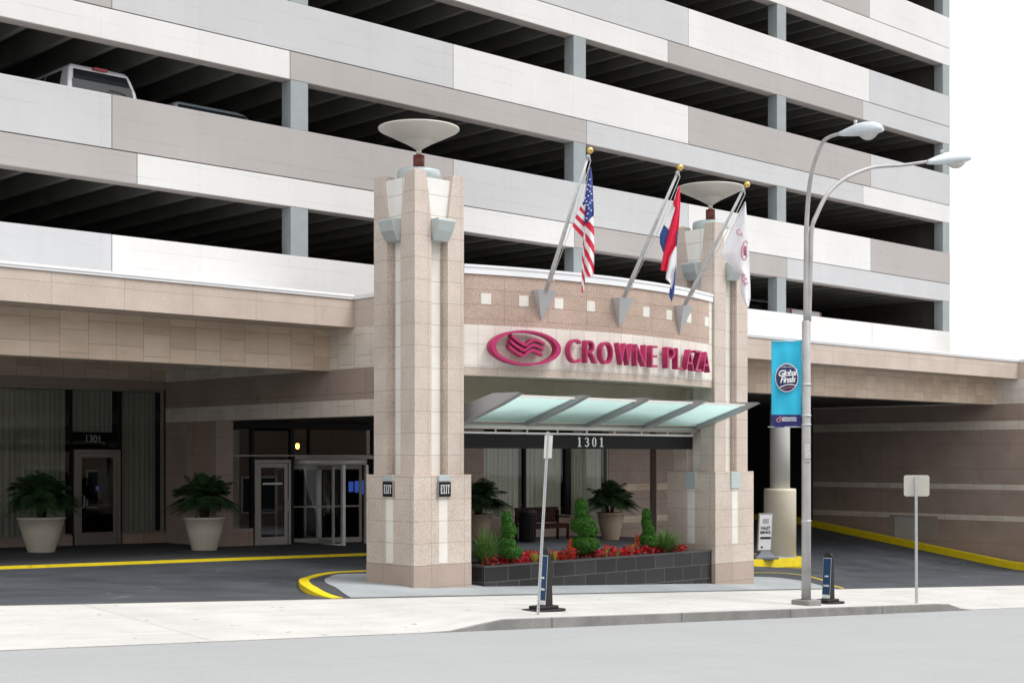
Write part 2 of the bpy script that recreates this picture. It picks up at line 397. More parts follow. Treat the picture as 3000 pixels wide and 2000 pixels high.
def poly_slab(name, pts, zf, mats, h_down, smooth=False):
    """raised slab with a plan outline: earcut-free fan from the centroid, fine because outlines are star shaped"""
    b = MB(); n = len(pts)
    c = Vector((sum(p[0] for p in pts) / n, sum(p[1] for p in pts) / n))
    rings = []
    for k in [i / 12 for i in range(13)]:
        rings.append([Vector((c.x + (p[0]-c.x)*k, c.y + (p[1]-c.y)*k, 0)) for p in pts])
    for r in rings:
        for p in r: p.z = zf(p.x, p.y)
    for a, q in zip(rings, rings[1:]):
        for i in range(n):
            j = (i + 1) % n
            if a is rings[0]: b.face([a[0], q[i], q[j]], 0)
            else: b.face([a[i], a[j], q[j], q[i]], 0)
    for i in range(n):
        j = (i + 1) % n; p, q = rings[-1][i], rings[-1][j]
        b.face([p, q, q - Vector((0,0,h_down)), p - Vector((0,0,h_down))], 1 if len(mats) > 1 else 0)
    return b.build(name, mats)
def spl(pts, n=6):                                 # Catmull-Rom through plan points
    out = []
    q = [pts[0]] + list(pts) + [pts[-1]]
    for i in range(1, len(q) - 2):
        for k in range(n):
            t = k / n; r = []
            for a in range(2):
                p0, p1, p2, p3 = q[i-1][a], q[i][a], q[i+1][a], q[i+2][a]
                r.append(.5*((2*p1)+(-p0+p2)*t+(2*p0-5*p1+4*p2-p3)*t*t+(-p0+3*p1-3*p2+p3)*t**3))
            out.append(tuple(r))
    out.append(tuple(pts[-1][:2])); return out
def GP(u, v, zf=gz):
    p = G(u, v, zf); return (p.x, p.y)
outer = [GP(973, 1752), GP(906, 1739), GP(880, 1720), GP(887, 1700), GP(957, 1682), GP(1078, 1675)]
outer = [(outer[0][0], 18.55)] + outer[1:]
o2 = [(p[0], p[1]) for p in spl(outer)] + [(outer[-1][0] + 1.2, outer[-1][1] + .1), (19.5, 21.9)]
rightc = spl([(20.5, 22.6), (24.0, 22.4), GP(2208, 1682), GP(2350, 1695), GP(2444, 1721)])
rightc = [p for p in rightc] ; rightc[-1] = (rightc[-1][0], 18.55)
front = [(x, 18.55) for x in rng(rightc[-1][0] - .6, o2[0][0] + .5, 1.0)]
outl = o2 + rightc + front
tag(poly_slab('island', outl, padz, [M['asph2'], M['kerb']], .35), kind='structure')
# yellow painted kerb nose round the island's left end, and a thin line round its right end
def ribbon(b, pts, w, h, zf, m=0, down=.16, side=1):
    P_ = [Vector((p[0], p[1], 0)) for p in pts]; rings = []
    for i, p in enumerate(P_):
        t = (P_[min(i+1, len(P_)-1)] - P_[max(i-1, 0)]).normalized(); nn = Vector((t.y, -t.x, 0)) * side
        z = zf(p.x, p.y) + h
        rings.append([p + nn*.02 + Vector((0,0,z-down)), p + nn*.012 + Vector((0,0,z)), p - nn*w + Vector((0,0,z)), p - nn*w + Vector((0,0,z-down))])
    for a, q in zip(rings, rings[1:]):
        for k in range(4): b.face([a[k], a[(k+1)%4], q[(k+1)%4], q[k]], m)
    b.face(rings[0], m); b.face(list(reversed(rings[-1])), m)
b = MB(); ribbon(b, o2[:-2], .17, .006, padz, side=-1)
tag(b.build('kerb', M['yellow']), kind='structure')
b = MB(); ribbon(b, rightc[8:], .05, .006, padz, side=-1)
tag(b.build('kerb', M['yellow']), kind='structure')
inner = spl([GP(1027, 1750, padz), GP(957, 1709, padz), GP(963, 1692, padz), GP(1046, 1681, padz), (20, 21.6), (25, 21.8), GP(2230, 1690, padz), GP(2350, 1702, padz), GP(2420, 1719, padz)])
inner[0] = (inner[0][0], 18.56); inner[-1] = (inner[-1][0], 18.56)
inner += [(x, 18.56) for x in rng(inner[-1][0] - .6, inner[0][0] + .6, 1.0)]
tag(poly_slab('island_paving', inner, lambda x, y: padz(x, y) + .014, [M['pad']], .03), kind='structure')
# long yellow painted kerb in front of the lobby doors, and the walk behind it
b = MB(); pts = [(x, 27.35 - .07 * (x - 10)) for x in rng(2, 22, 1)]
ribbon(b, pts, .10, .055, gz, side=1, down=.09)
tag(b.build('kerb', M['yellow']), kind='structure')
b = MB()
for i in range(len(pts) - 1):
    (xa, ya), (xb, yb) = pts[i], pts[i+1]
    n = 6
    for k in range(n):
        y0, y1 = k / n, (k + 1) / n
        q = [(xa, ya + .1 + (33.4 - ya) * y0), (xb, yb + .1 + (33.4 - yb) * y0), (xb, yb + .1 + (33.4 - yb) * y1), (xa, ya + .1 + (33.4 - ya) * y1)]
        b.face([(x, y, gz(x, y) + .05) for x, y in q])
tag(b.build('path', M['asph2']), kind='structure')
# right hand island with yellow kerb under the second wing
isl = [(26, 25.4), (30, 25.4), (34, 25.4), (36.2, 25.45), (36.9, 25.8), (37.1, 26.5), (37.1, 29.5), (26, 29.5)]
def islz(x, y): return -.48 - .028 * (x - 26)
tag(poly_slab('island', isl, islz, [M['pad'], M['yellow']], .8), kind='structure')
b = MB(); ribbon(b, [(p[0], p[1]) for p in isl[:-1]], .15, .006, islz, down=.26, side=1)
tag(b.build('kerb', M['yellow']), kind='structure')
b = MB(); ribbon(b, [(48.9, y) for y in rng(20.5, 44, .8)], .35, .24, gz, down=.5, side=-1)
tag(b.build('kerb', M['yellow']), kind='structure')

# ================================================================ PARKING GARAGE
YG = 28.5; XL, XR = -2.0, 1.770 * YG; BACK = 47.0
J = [5.97 + 3.05 * k for k in range(7)]
gar = thing('parking_garage', (XL, YG, 0), 'tall open parking garage banded in white, grey and taupe concrete', 'parking garage')
def ux(u): return XY(u, YG)
PAR = {0: [(None, 'G'), (328, 'W'), (1328, 'W'), (2555, 'W')], 1: [(None, 'G'), (328, 'T'), (1328, 'G'), (2017, 'W'), (2551, 'T')],
       2: [(None, 'T'), (328, 'G'), (1328, 'W'), (2017, 'T'), (2551, 'G')], 3: [(None, 'W'), (700, 'T'), (1328, 'G'), (2017, 'W'), (2548, 'G')],
       4: [(None, 'G'), (1328, 'T'), (2548, 'W')], 5: [(None, 'T'), (1328, 'W'), (2548, 'T')]}
BEA = {0: [(None, 'W')], 1: [(None, 'T'), (402, 'W'), (1683, 'T'), (2306, 'G')], 2: [(None, 'W'), (850, 'T'), (1719, 'G'), (2529, 'W')],
       3: [(None, 'T'), (402, 'W'), (1957, 'T'), (2528, 'G')], 4: [(None, 'G'), (1400, 'W')], 5: [(None, 'W'), (1719, 'T')]}
NMC = {'W': 'white', 'G': 'pale grey', 'T': 'taupe'}
for k in range(6):
    for kind, tab, z0, z1 in (('parapet_panel', PAR, J[k] + .012, J[k] + 1.19), ('spandrel_panel', BEA, J[k] - .68, J[k] - .012)):
        ent = tab[k]
        for i, (u0, c) in enumerate(ent):
            x0 = XL if u0 is None else ux(u0); x1 = XR if i == len(ent) - 1 else ux(ent[i+1][0])
            g = .008
            b = MB(); b.box(x0 + g, x1 - g, YG, YG + (.38 if kind[0] == 's' else .2), z0, z1)
            o = b.build(kind, M[c], gar, bevel=.006); tag(o, '%s %s' % (NMC[c], kind.replace('_', ' ')))
    b = MB(); b.box(XL + .01, XR - .01, YG + .012, YG + .378, J[k] - .69, J[k] - .6795); b.build('soffit', M['soffit'], gar)
    b = MB(); b.box(XL, XR - .01, YG + .03, YG + .19, J[k] - .02, J[k] + .02)      # dark joint
    for tab, z0, z1 in ((PAR, J[k] + .02, J[k] + 1.17), (BEA, J[k] - .66, J[k] - .02)):
        for u0, c in tab[k][1:]: b.box(ux(u0) - .015, ux(u0) + .015, YG + .02, YG + .17, z0, z1)
    b.build('panel_joint', M['gap'], gar)
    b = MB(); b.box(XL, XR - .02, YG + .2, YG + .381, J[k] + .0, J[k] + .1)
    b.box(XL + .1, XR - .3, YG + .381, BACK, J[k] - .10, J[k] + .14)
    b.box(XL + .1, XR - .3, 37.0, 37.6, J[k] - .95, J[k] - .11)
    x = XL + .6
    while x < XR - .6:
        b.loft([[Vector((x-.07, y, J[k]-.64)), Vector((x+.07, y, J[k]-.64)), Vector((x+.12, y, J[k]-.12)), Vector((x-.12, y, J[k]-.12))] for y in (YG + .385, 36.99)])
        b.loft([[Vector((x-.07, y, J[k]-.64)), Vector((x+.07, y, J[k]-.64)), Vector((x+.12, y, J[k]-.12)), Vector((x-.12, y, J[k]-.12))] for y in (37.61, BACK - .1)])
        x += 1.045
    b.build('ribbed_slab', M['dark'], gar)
cols = [XY(u, YG) for u in (852, 1681, 2277)]
cols = [cols[0] - 9.77 * 2, cols[0] - 9.77] + cols + [XR - .54]
for k in range(6):
    for x in cols:
        if x < XL: continue
        if k == 5 and x < 20: continue
        b = MB(); b.box(x, x + .51, YG + .004, YG + .384, J[k] + (1.19 if k < 6 else 0), J[k] + 3.05 - .68 - .012)
        b.build('column', M['gcol'], gar, bevel=.012)
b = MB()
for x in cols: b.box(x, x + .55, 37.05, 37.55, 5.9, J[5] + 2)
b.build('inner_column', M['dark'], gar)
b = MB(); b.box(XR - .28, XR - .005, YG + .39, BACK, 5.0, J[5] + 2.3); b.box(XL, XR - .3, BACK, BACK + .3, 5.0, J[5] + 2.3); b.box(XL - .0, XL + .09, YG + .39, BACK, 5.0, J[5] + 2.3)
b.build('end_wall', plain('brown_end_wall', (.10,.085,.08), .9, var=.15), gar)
b = MB(); b.box(XL, XR, YG, BACK, J[5] + 2.38, J[5] + 3.9); b.build('roof', M['T'], gar)

# ================================================================ HOTEL PODIUM
hot = thing('hotel_building', (19.05, 25.2, 0), 'low pink granite and travertine hotel podium in front of the garage', 'hotel')
YF = 25.2; XRET = 19.05; XRW = 49.5
def wing(x0, x1, lab):
    b = MB(); b.box(x0, x1, YF, YF + 3.2, 5.17, 5.78); o = b.build('fascia', M['granite_low'], hot); tag(o, 'pink granite fascia of the %s wing' % lab)
    b = MB(); b.box(x0 - .0, x1 + .02, YF - .035, YF + 3.2, 5.782, 5.885); b.box(x0, x1 + .03, YF - .05, YF + .05, 5.83, 5.875)
    b.build('roof_coping', M['coping'], hot, bevel=.008)
wing(-2, XRET, 'left'); wing(26, XRW, 'right')
def trav_wall(x0, x1):
    b = MB(); b.box(x0, x1, YF + .9, YF + 1.4, 4.25, 5.168)
    b.build('travertine_beam', M['trav'], hot)
trav_wall(-2, XRET - .003); trav_wall(26, XRW - .003)
# return wall and header beam on the plane X = 19.05
def bands(face_x, y0, y1, th, low, whole_low):
    """banded wall on a plane X = const: granite, pale band, granite, travertine, granite"""
    segs = [(3.22, 3.58, 'trav'), (3.58, 4.27, 'wallgranite'), (4.27, 5.17, 'trav'), (5.17, 5.78, 'granite_low')]
    return segs
for z0, z1, mt in ((3.22, 3.58, 'trav2'), (3.582, 4.27, 'wallgranite'), (4.272, 5.168, 'trav2')):
    p = 0 if mt != 'trav2' else .004
    b = MB(); b.box(XRET - p, XRET + .45, 20.75, 33.356, z0, z1)
    b.build('header_beam', M[mt], hot)
b = MB(); b.box(XRET, XRET + .45, 20.75, YF - .003, 5.17, 5.78); b.build('fascia', M['granite_low'], hot)
b = MB(); b.box(XRET - .035, XRET + .45, 20.75, YF - .037, 5.782, 5.885); b.build('roof_coping', M['coping'], hot, bevel=.008)
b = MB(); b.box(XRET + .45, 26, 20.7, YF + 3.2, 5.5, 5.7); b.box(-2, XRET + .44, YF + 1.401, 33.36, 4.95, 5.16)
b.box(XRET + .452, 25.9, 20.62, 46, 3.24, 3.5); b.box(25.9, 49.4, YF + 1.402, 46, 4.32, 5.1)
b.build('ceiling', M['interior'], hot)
# pilasters of the return wall
b = MB(); b.box(XRET, XRET + .5, 30.9, 33.36, -.6, 3.218); b.build('wall', M['wallgranite'], hot)
b = MB(); b.box(XRET - .006, XRET + .05, 31.6, 32.3, -.5, 3.217); b.build('pale_pilaster', travertine('brown_travertine', (.46,.36,.28), w=.8, h=.6), hot)
# back wall of the left bay
YB = 33.36
b = MB(); b.box(-2, XRET - .002, YB, YB + .3, 4.30, 4.948); b.build('wall', M['trav'], hot)
b = MB(); b.box(-2, XRET - .002, YB + .005, YB + .3, 4.07, 4.298); b.box(-2, 16.45, YB + .005, YB + .3, -.6, .33); b.box(17.82, XRET - .002, YB + .005, YB + .3, -.6, .33)
b.build('wall', M['wallgranite'], hot)
b = MB(); b.box(17.84, XRET - .01, YB - .003, YB + .1, .08, .325); b.build('wall_panel', travertine('pinkish_travertine', (.50,.38,.31), w=.8, h=.6), hot)

def frames(lst, y, th=.06, name='frame', mat='aluD', parent=None, dy=.0):
    b = MB()
    for x0, x1, z0, z1 in lst: b.box(x0, x1, y + dy, y + dy + th, z0, z1)
    return b.build(name, M[mat], parent or hot, bevel=.004)
def curtain(x0, x1, y, z0, z1, parent, step=.03, amp=.032, mt='curtain'):
    b = MB(); n = int((x1 - x0) / step) + 1; pts = []
    ph = random.random() * 6
    for i in range(n + 1):
        x = x0 + (x1 - x0) * i / n
        pts.append((x, y + amp * math.sin(i * 1.25 + ph + .8 * math.sin(i * .21)) + .02 * math.sin(i * .37 + ph * 2)))
    for a, q in zip(pts, pts[1:]):
        b.face([(a[0], a[1], z0), (q[0], q[1], z0), (q[0], q[1], z1), (a[0], a[1], z1)], 0, True)
    return b.build('curtain', M[mt], parent)
def pane(x0, x1, y, z0, z1, parent, mat='glass', name='pane'):
    b = MB(); b.face([(x0, y, z0), (x1, y, z0), (x1, y, z1), (x0, y, z1)]); return b.build(name, M[mat], parent, fix=False)
# left bay window wall
xs = [XY(0, YB) - 6, 13.0, 16.52, 17.75, XRET - .05]
wn = frames([(-1.9, XRET - .01, 4.0, 4.068), (-1.9, 16.45, .33, .39), (17.82, XRET - .01, .33, .39), (XRET - .09, XRET - .012, .39, 4.0)], YB + .05, .08, 'window')
for q in ((16.42, 16.50, .4, 3.99), (17.77, 17.85, .4, 3.99), (12.9, 13.0, .4, 3.99), (8.9, 9.0, .4, 3.99), (4.9, 5.0, .4, 3.99)): frames([q], YB + .10, .08, 'mullion', 'black', wn)
pane(-1.9, 16.41, YB + .12, .395, 3.995, wn); pane(17.86, XRET - .095, YB + .12, .395, 3.995, wn); pane(16.51, 17.76, YB + .12, 2.56, 3.995, wn)
curtain(-1.9, 16.4, YB + .35, .3, 4.0, wn); curtain(17.9, XRET - .1, YB + .35, .3, 4.0, wn); curtain(16.55, 17.7, YB + .35, 2.95, 4.0, wn)
text_obj('1301', 'address_number', plain('green_white_numerals', (.42,.62,.56), .5), wn, (17.05, YB + .10, 2.77), (1,0,0), (0,0,1), .26, .9, .004)
def leaf_door(x0, x1, y, z0, z1, name, push=True, glass='doorglass', lab=None, hand=0):
    fr = frames([(x0, x0 + .07, z0, z1), (x1 - .07, x1, z0, z1), (x0 + .07, x1 - .07, z1 - .08, z1)], y, .09, name, 'aluD')
    if lab: tag(fr, lab)
    a, c = x0 + .08, x1 - .08
    frames([(a, a + .11, z0 + .03, z1 - .09), (c - .11, c, z0 + .03, z1 - .09), (a + .11, c - .11, z0 + .03, z0 + .36), (a + .11, c - .11, z1 - .2, z1 - .09)], y, .05, 'door_leaf', 'aluD', fr, .02)
    pane(a + .11, c - .11, y + .04, z0 + .36, z1 - .2, fr, glass)
    b = MB(); hx = a + .14 if hand == 0 else c - .05
    b.tube([(hx - .06, y, z0 + 1.0), (hx, y - .06, z0 + 1.0), (hx, y - .06, z0 + 1.3), (hx - .06, y, z0 + 1.3)], .014, 8)
    b.box(a + .11, c - .11, y + .06, y + .09, z0 + 1.03, z0 + 1.07)
    b.build('handle', M['alu'], fr)
    return fr
dA = leaf_door(16.52, 17.77, YB + .02, .05, 2.50, 'door', lab='left glazed door under the number 1301')
b = MB(); b.box(17.08, 17.22, YB + .045, YB + .055, 1.45, 1.59); b.build('access_sticker', plain('blue_sticker', (.05,.12,.42), .5), dA)
b = MB(); b.ball((17.135, YB + .043, 1.56), .014); b.box(17.125, 17.14, YB + .04, YB + .046, 1.50, 1.545); b.box(17.14, 17.175, YB + .04, YB + .046, 1.515, 1.525); b.box(17.165, 17.18, YB + .04, YB + .046, 1.48, 1.515)
b.tube([(17.14 + .032*math.cos(a*.5 + 2.2), YB + .042, 1.50 + .032*math.sin(a*.5 + 2.2)) for a in range(9)], .005, 6)
b.build('access_symbol', M['whitep'], dA)
# entrance wall
YE = 30.9
b = MB(); b.box(XRET + .5, 20.15, YE + .01, YE + .3, -.6, .46); b.build('wall', M['wallgranite'], hot)
b = MB(); b.box(XRET + .52, 20.14, YE + .004, YE + .1, .14, .41); b.build('wall_panel', travertine('tan_travertine', (.44,.33,.26), w=.8, h=.6), hot)
we = frames([(XRET + .5, 20.16, .46, .50), (XRET + .5, 24.0, 2.33, 2.37)], YE + .03, .1, 'window')
for q in ((20.12, 20.20, .5, 3.05), (21.32, 21.42, -.1, 3.05), (24.0, 24.1, -.1, 3.05), (21.9, 21.95, 2.38, 3.05)): frames([q], YE + .04, .09, 'mullion', 'black', we)
frames([(XRET + .5, 28.1, 3.05, 3.22)], YE + .03, .1, 'transom_bar', 'black', we)
pane(XRET + .5, 20.11, YE + .1, .5, 3.04, we); pane(20.21, 21.31, YE + .1, 2.26, 2.99, we); pane(21.43, 23.99, YE + .1, 2.38, 3.04, we)
curtain(XRET + .6, 20.1, YE + .6, .4, 3.0, we, .07, .03)
dB = leaf_door(20.20, 21.30, YE + .0, -.10, 2.24, 'door', lab='glazed door beside the revolving door', hand=1)
b = MB(); b.box(20.45, 21.05, YE + .03, YE + .038, 1.60, 1.65); b.build('notice_strip', M['whitep'], dB)
# revolving door
rv = frames([(21.42, 24.0, 2.26, 2.33)], YE - .02, .14, 'revolving_door', 'aluD')
b = MB(); R0 = 1.28; cxr, cyr = 22.72, YE + .75
def arcpts(a0, a1, r, n=14): return [(cxr + r*math.sin(a0 + (a1-a0)*i/n), cyr - r*math.cos(a0 + (a1-a0)*i/n)) for i in range(n+1)]
for z0, z1 in ((2.10, 2.26), (-.10, .03)):
    a0, a1 = (-1.4, 1.4) if z0 > 1 else (-1.25, -.1); b = MB()
    if True:
        q = arcpts(a0, a1, R0)
        for p0, p1 in zip(q, q[1:]): b.face([(p0[0], p0[1], z0), (p1[0], p1[1], z0), (p1[0], p1[1], z1), (p0[0], p0[1], z1)], 0, True)
    b.build('drum_band', M['alu'], rv, solid=.06)
for a in (-1.25, -.1, .95):
    b = MB(); p = arcpts(a, a, R0, 1)[0]; b.box(p[0] - .05, p[0] + .05, p[1] - .05, p[1] + .05, -.1, 2.1)
    b.build('post', M['alu'], rv, bevel=.01)
b = MB(); q = arcpts(-1.22, -.13, R0)
for p0, p1 in zip(q, q[1:]): b.face([(p0[0], p0[1], .03), (p1[0], p1[1], .03), (p1[0], p1[1], 2.1), (p0[0], p0[1], 2.1)], 0, True)
b.build('curved_pane', M['glass'], rv)
for a in (-.30, 1.27, 2.84, 4.41):
    dx, dy = math.sin(a), -math.cos(a); fr = MB(); px, py = cxr, cyr
    def seg(s0, s1, z0, z1):
        c_ = ((px + dx*(s0+s1)/2), (py + dy*(s0+s1)/2)); fr.obox(c_, (dx, dy, 0), (-dy, dx, 0), (s1-s0)/2, .032, z0, z1)
    seg(.0, .07, -.02, 2.08); seg(1.16, 1.23, -.02, 2.08); seg(.07, 1.16, -.02, .12); seg(.07, 1.16, 1.98, 2.08); seg(.07, 1.16, .95, .99)
    w_ = fr.build('door_wing', M['alu'], rv)
# granite of the seating recess and its windows
b = MB(); b.box(24.1, 28.1, YE + .01, YE + .3, -.6, 4.3); b.box(28.1, 33.5, YE + .01, YE + .3, -.6, .47); b.box(33.5, 35.5, YE + .012, YE + .3, -.6, 4.3); b.box(35.82, 40.6, YE + .01, YE + .3, -.9, 4.3)
b.build('wall', M['wallgranite'], hot)
b = MB()
for z0, z1 in ((1.22, 1.43), (.19, .39)): b.box(33.52, 35.48, YE + .004, YE + .05, z0, z1); b.box(35.84, 40.5, YE + .004, YE + .05, z0, z1)
b.build('wall_band', M['trav'], hot)
wr = frames([(28.1, 33.5, .47, .53), (33.44, 33.5, .53, 3.05)], YE + .03, .09, 'window')
for q in ((29.78, 29.86, .5, 3.05), (31.55, 31.80, .5, 3.05)): frames([q], YE + .03, .1, 'mullion', 'black', wr)
pane(28.1, 33.43, YE + .10, .53, 3.04, wr)
curtain(28.1, 29.75, YE + .22, .4, 3.0, wr, mt='curtain_lit'); curtain(29.9, 31.5, YE + .22, .4, 3.0, wr, mt='curtain_lit'); curtain(31.85, 33.4, YE + .22, .4, 3.0, wr, mt='curtain_lit')
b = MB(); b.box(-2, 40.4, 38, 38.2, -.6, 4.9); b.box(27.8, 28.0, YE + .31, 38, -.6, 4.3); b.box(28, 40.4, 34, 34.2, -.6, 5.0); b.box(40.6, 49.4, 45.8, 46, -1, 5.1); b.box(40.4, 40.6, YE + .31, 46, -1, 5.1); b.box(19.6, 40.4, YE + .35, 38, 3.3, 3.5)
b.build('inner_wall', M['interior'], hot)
b = MB(); b.box(20, 28, YE + .5, 38, -.12, -.05); b.build('lobby_floor', plain('lobby_floor_stone', (.12,.11,.10), .3, var=.3, vs=1.5), hot)
# sconces glowing in the lobby
for nm, (x, y, z) in (('pendant_lamp', tuple(PY(871.5, 1307, YE + 1.2))),):
    b = MB(); b.lathe([(.03, -.07), (.05, -.03), (.05, .05), (.03, .08)], (x, y, z), 12)
    b.build(nm, plain('amber_glow', (.9,.5,.1), .5, emit=((1,.42,.08), 5)), hot)
b = MB()
for i, (u0, u1, v0, v1) in enumerate(((1024, 1035, 1410, 1440), (1042, 1056, 1408, 1442), (1060, 1076, 1406, 1447))):
    p, q = PY(u0, v1, YE + 4), PY(u1, v0, YE + 4); b.box(p.x, q.x, p.y, p.y + .05, p.z, q.z)
b.build('lobby_screen', plain('blue_screen', (.02,.05,.3), .4, emit=((.06,.14,.6), .3), var=.5, vs=3), hot)
# small glowing downlight dot under the header
# sign wall, convex towards the street
XC, RA, YCA = 20.87, 11.2, 30.12
def arc(phi, off=0.0): return (XC + (RA + off)*math.sin(phi), YCA - (RA + off)*math.cos(phi))
PH = math.asin(3.62 / RA)
def phi_u(u, off=0.0):
    lo, hi = -PH - .1, PH + .1
    for _ in range(40):
        m_ = (lo + hi) / 2; x, y = arc(m_, off); uu = 1500 + F * (CY*x - CX*y) / (CX*x + CY*y)
        if uu < u: lo = m_
        else: hi = m_
    return (lo + hi) / 2
def arcwall(name, z0, z1, mat, off=0.0, th=.35, a0=-PH, a1=PH, n=28, bev=0):
    b = MB(); rings = []
    for i in range(n + 1):
        a = a0 + (a1 - a0) * i / n; p, q = arc(a, off), arc(a, off - th); s = a * RA
        rings.append((p, q, s))
    for (p, q, s), (p2, q2, s2) in zip(rings, rings[1:]):
        b.face([(p[0],p[1],z0),(p2[0],p2[1],z0),(p2[0],p2[1],z1),(p[0],p[1],z1)], 0, False, [(s,z0),(s2,z0),(s2,z1),(s,z1)])
        b.face([(q[0],q[1],z0),(q[0],q[1],z1),(q2[0],q2[1],z1),(q2[0],q2[1],z0)], 0)
        b.face([(p[0],p[1],z1),(p2[0],p2[1],z1),(q2[0],q2[1],z1),(q[0],q[1],z1)], 0)
        b.face([(p[0],p[1],z0),(q[0],q[1],z0),(q2[0],q2[1],z0),(p2[0],p2[1],z0)], 0)
    for (p, q, s) in (rings[0], rings[-1]): b.face([(p[0],p[1],z0),(q[0],q[1],z0),(q[0],q[1],z1),(p[0],p[1],z1)])
    return b.build(name, M[mat] if isinstance(mat, str) else mat, hot)
arcwall('sign_wall', 3.82, 3.968, 'granite_low')
arcwall('sign_band', 3.97, 4.75, 'whitestone', .006)
arcwall('sign_wall', 4.752, 5.68, granite('pink_granite_curved', (.53,.42,.355), w=.95, h=.27, mortar=.005))
arcwall('roof_coping', 5.682, 5.80, 'coping', .03, .42); arcwall('roof_coping', 5.802, 5.85, 'coping', .045, .45)
for u in (1424, 1534.5, 1637, 1731, 1822, 1893, 1960, 2018, 2070):
    a = phi_u(u); arcwall('accent_square', 5.135, 5.335, 'whitestrip', .006, .05, a - .0092, a + .0092, 2)
a = phi_u(2080); arcwall('accent_strip', 4.76, 5.67, 'whitestrip', .005, .05, a - .006, PH, 2)
# recessed lintel over the seating recess
b = MB(); b.box(17.2, 24.5, 20.35, 20.6, 2.87, 3.97); b.build('lintel_wall', granite('brown_pink_granite', (.55,.45,.37), w=1.2, h=.55), hot)
b = MB(); b.box(17.2, 24.5, 19.6, 20.34, 3.86, 3.96); b.build('soffit', M['granite_low'], hot)
# right side wall of the driveway
def sidewall(x, y0, y1):
    segs = [(-3.2, -.08, 'wallgranite', 0), (-.08, .12, 'trav2', 1), (.12, 1.08, 'wallgranite', 0), (1.08, 1.28, 'trav2', 1), (1.28, 3.32, 'wallgranite', 0), (3.32, 3.64, 'trav2', 1), (3.64, 4.27, 'wallgranite', 0), (4.27, 5.17, 'whitestone', 1), (5.17, 5.78, 'granite_low', 0)]
    for z0, z1, mt, p in segs:
        b = MB(); b.box(x - .004 * p, x + .5, y0, y1, z0 + .001, z1 - .001)
        b.build('wall_band' if p else 'wall', M[mt], hot)
    b = MB(); b.box(x - .04, x + .5, y0, YF - .055, 5.782, 5.885); b.build('roof_coping', M['coping'], hot)
sidewall(49.5, 20.6, 34.2)
b = MB(); b.box(49.49, 49.53, 28.5, 30.6, -.85, .02) ; b.build('access_panel', plain('pinkish_panel', (.36,.31,.29), .6), hot)
p, q = PY(2625, 1580, 30), 0
b = MB(); y0, y1 = YX(2622, 49.5), YX(2682, 49.5); b.box(49.46, 49.5, y1, y0, -1.05, -.05); b.build('utility_hatch', plain('pale_hatch', (.50,.49,.47), .6), hot)
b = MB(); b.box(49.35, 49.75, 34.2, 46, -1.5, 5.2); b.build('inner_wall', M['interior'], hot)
# round column under the right wing
b = MB(); xcl, ycl = XY(2285, 26.6), 26.6
b.lathe([(.31, 1.32), (.31, 4.3)], (xcl, ycl, 0), 32)
cb = b.build('column', plain('pale_column_paint', (.60,.60,.57), .5, var=.04, vs=1), hot)
b = MB(); b.lathe([(.50, -1.1), (.50, 1.24), (.49, 1.32), (.32, 1.33)], (xcl, ycl, 0), 40)
b.build('column_jacket', plain('cream_column_jacket', (.66,.61,.49), .55, var=.06, vs=1), cb)

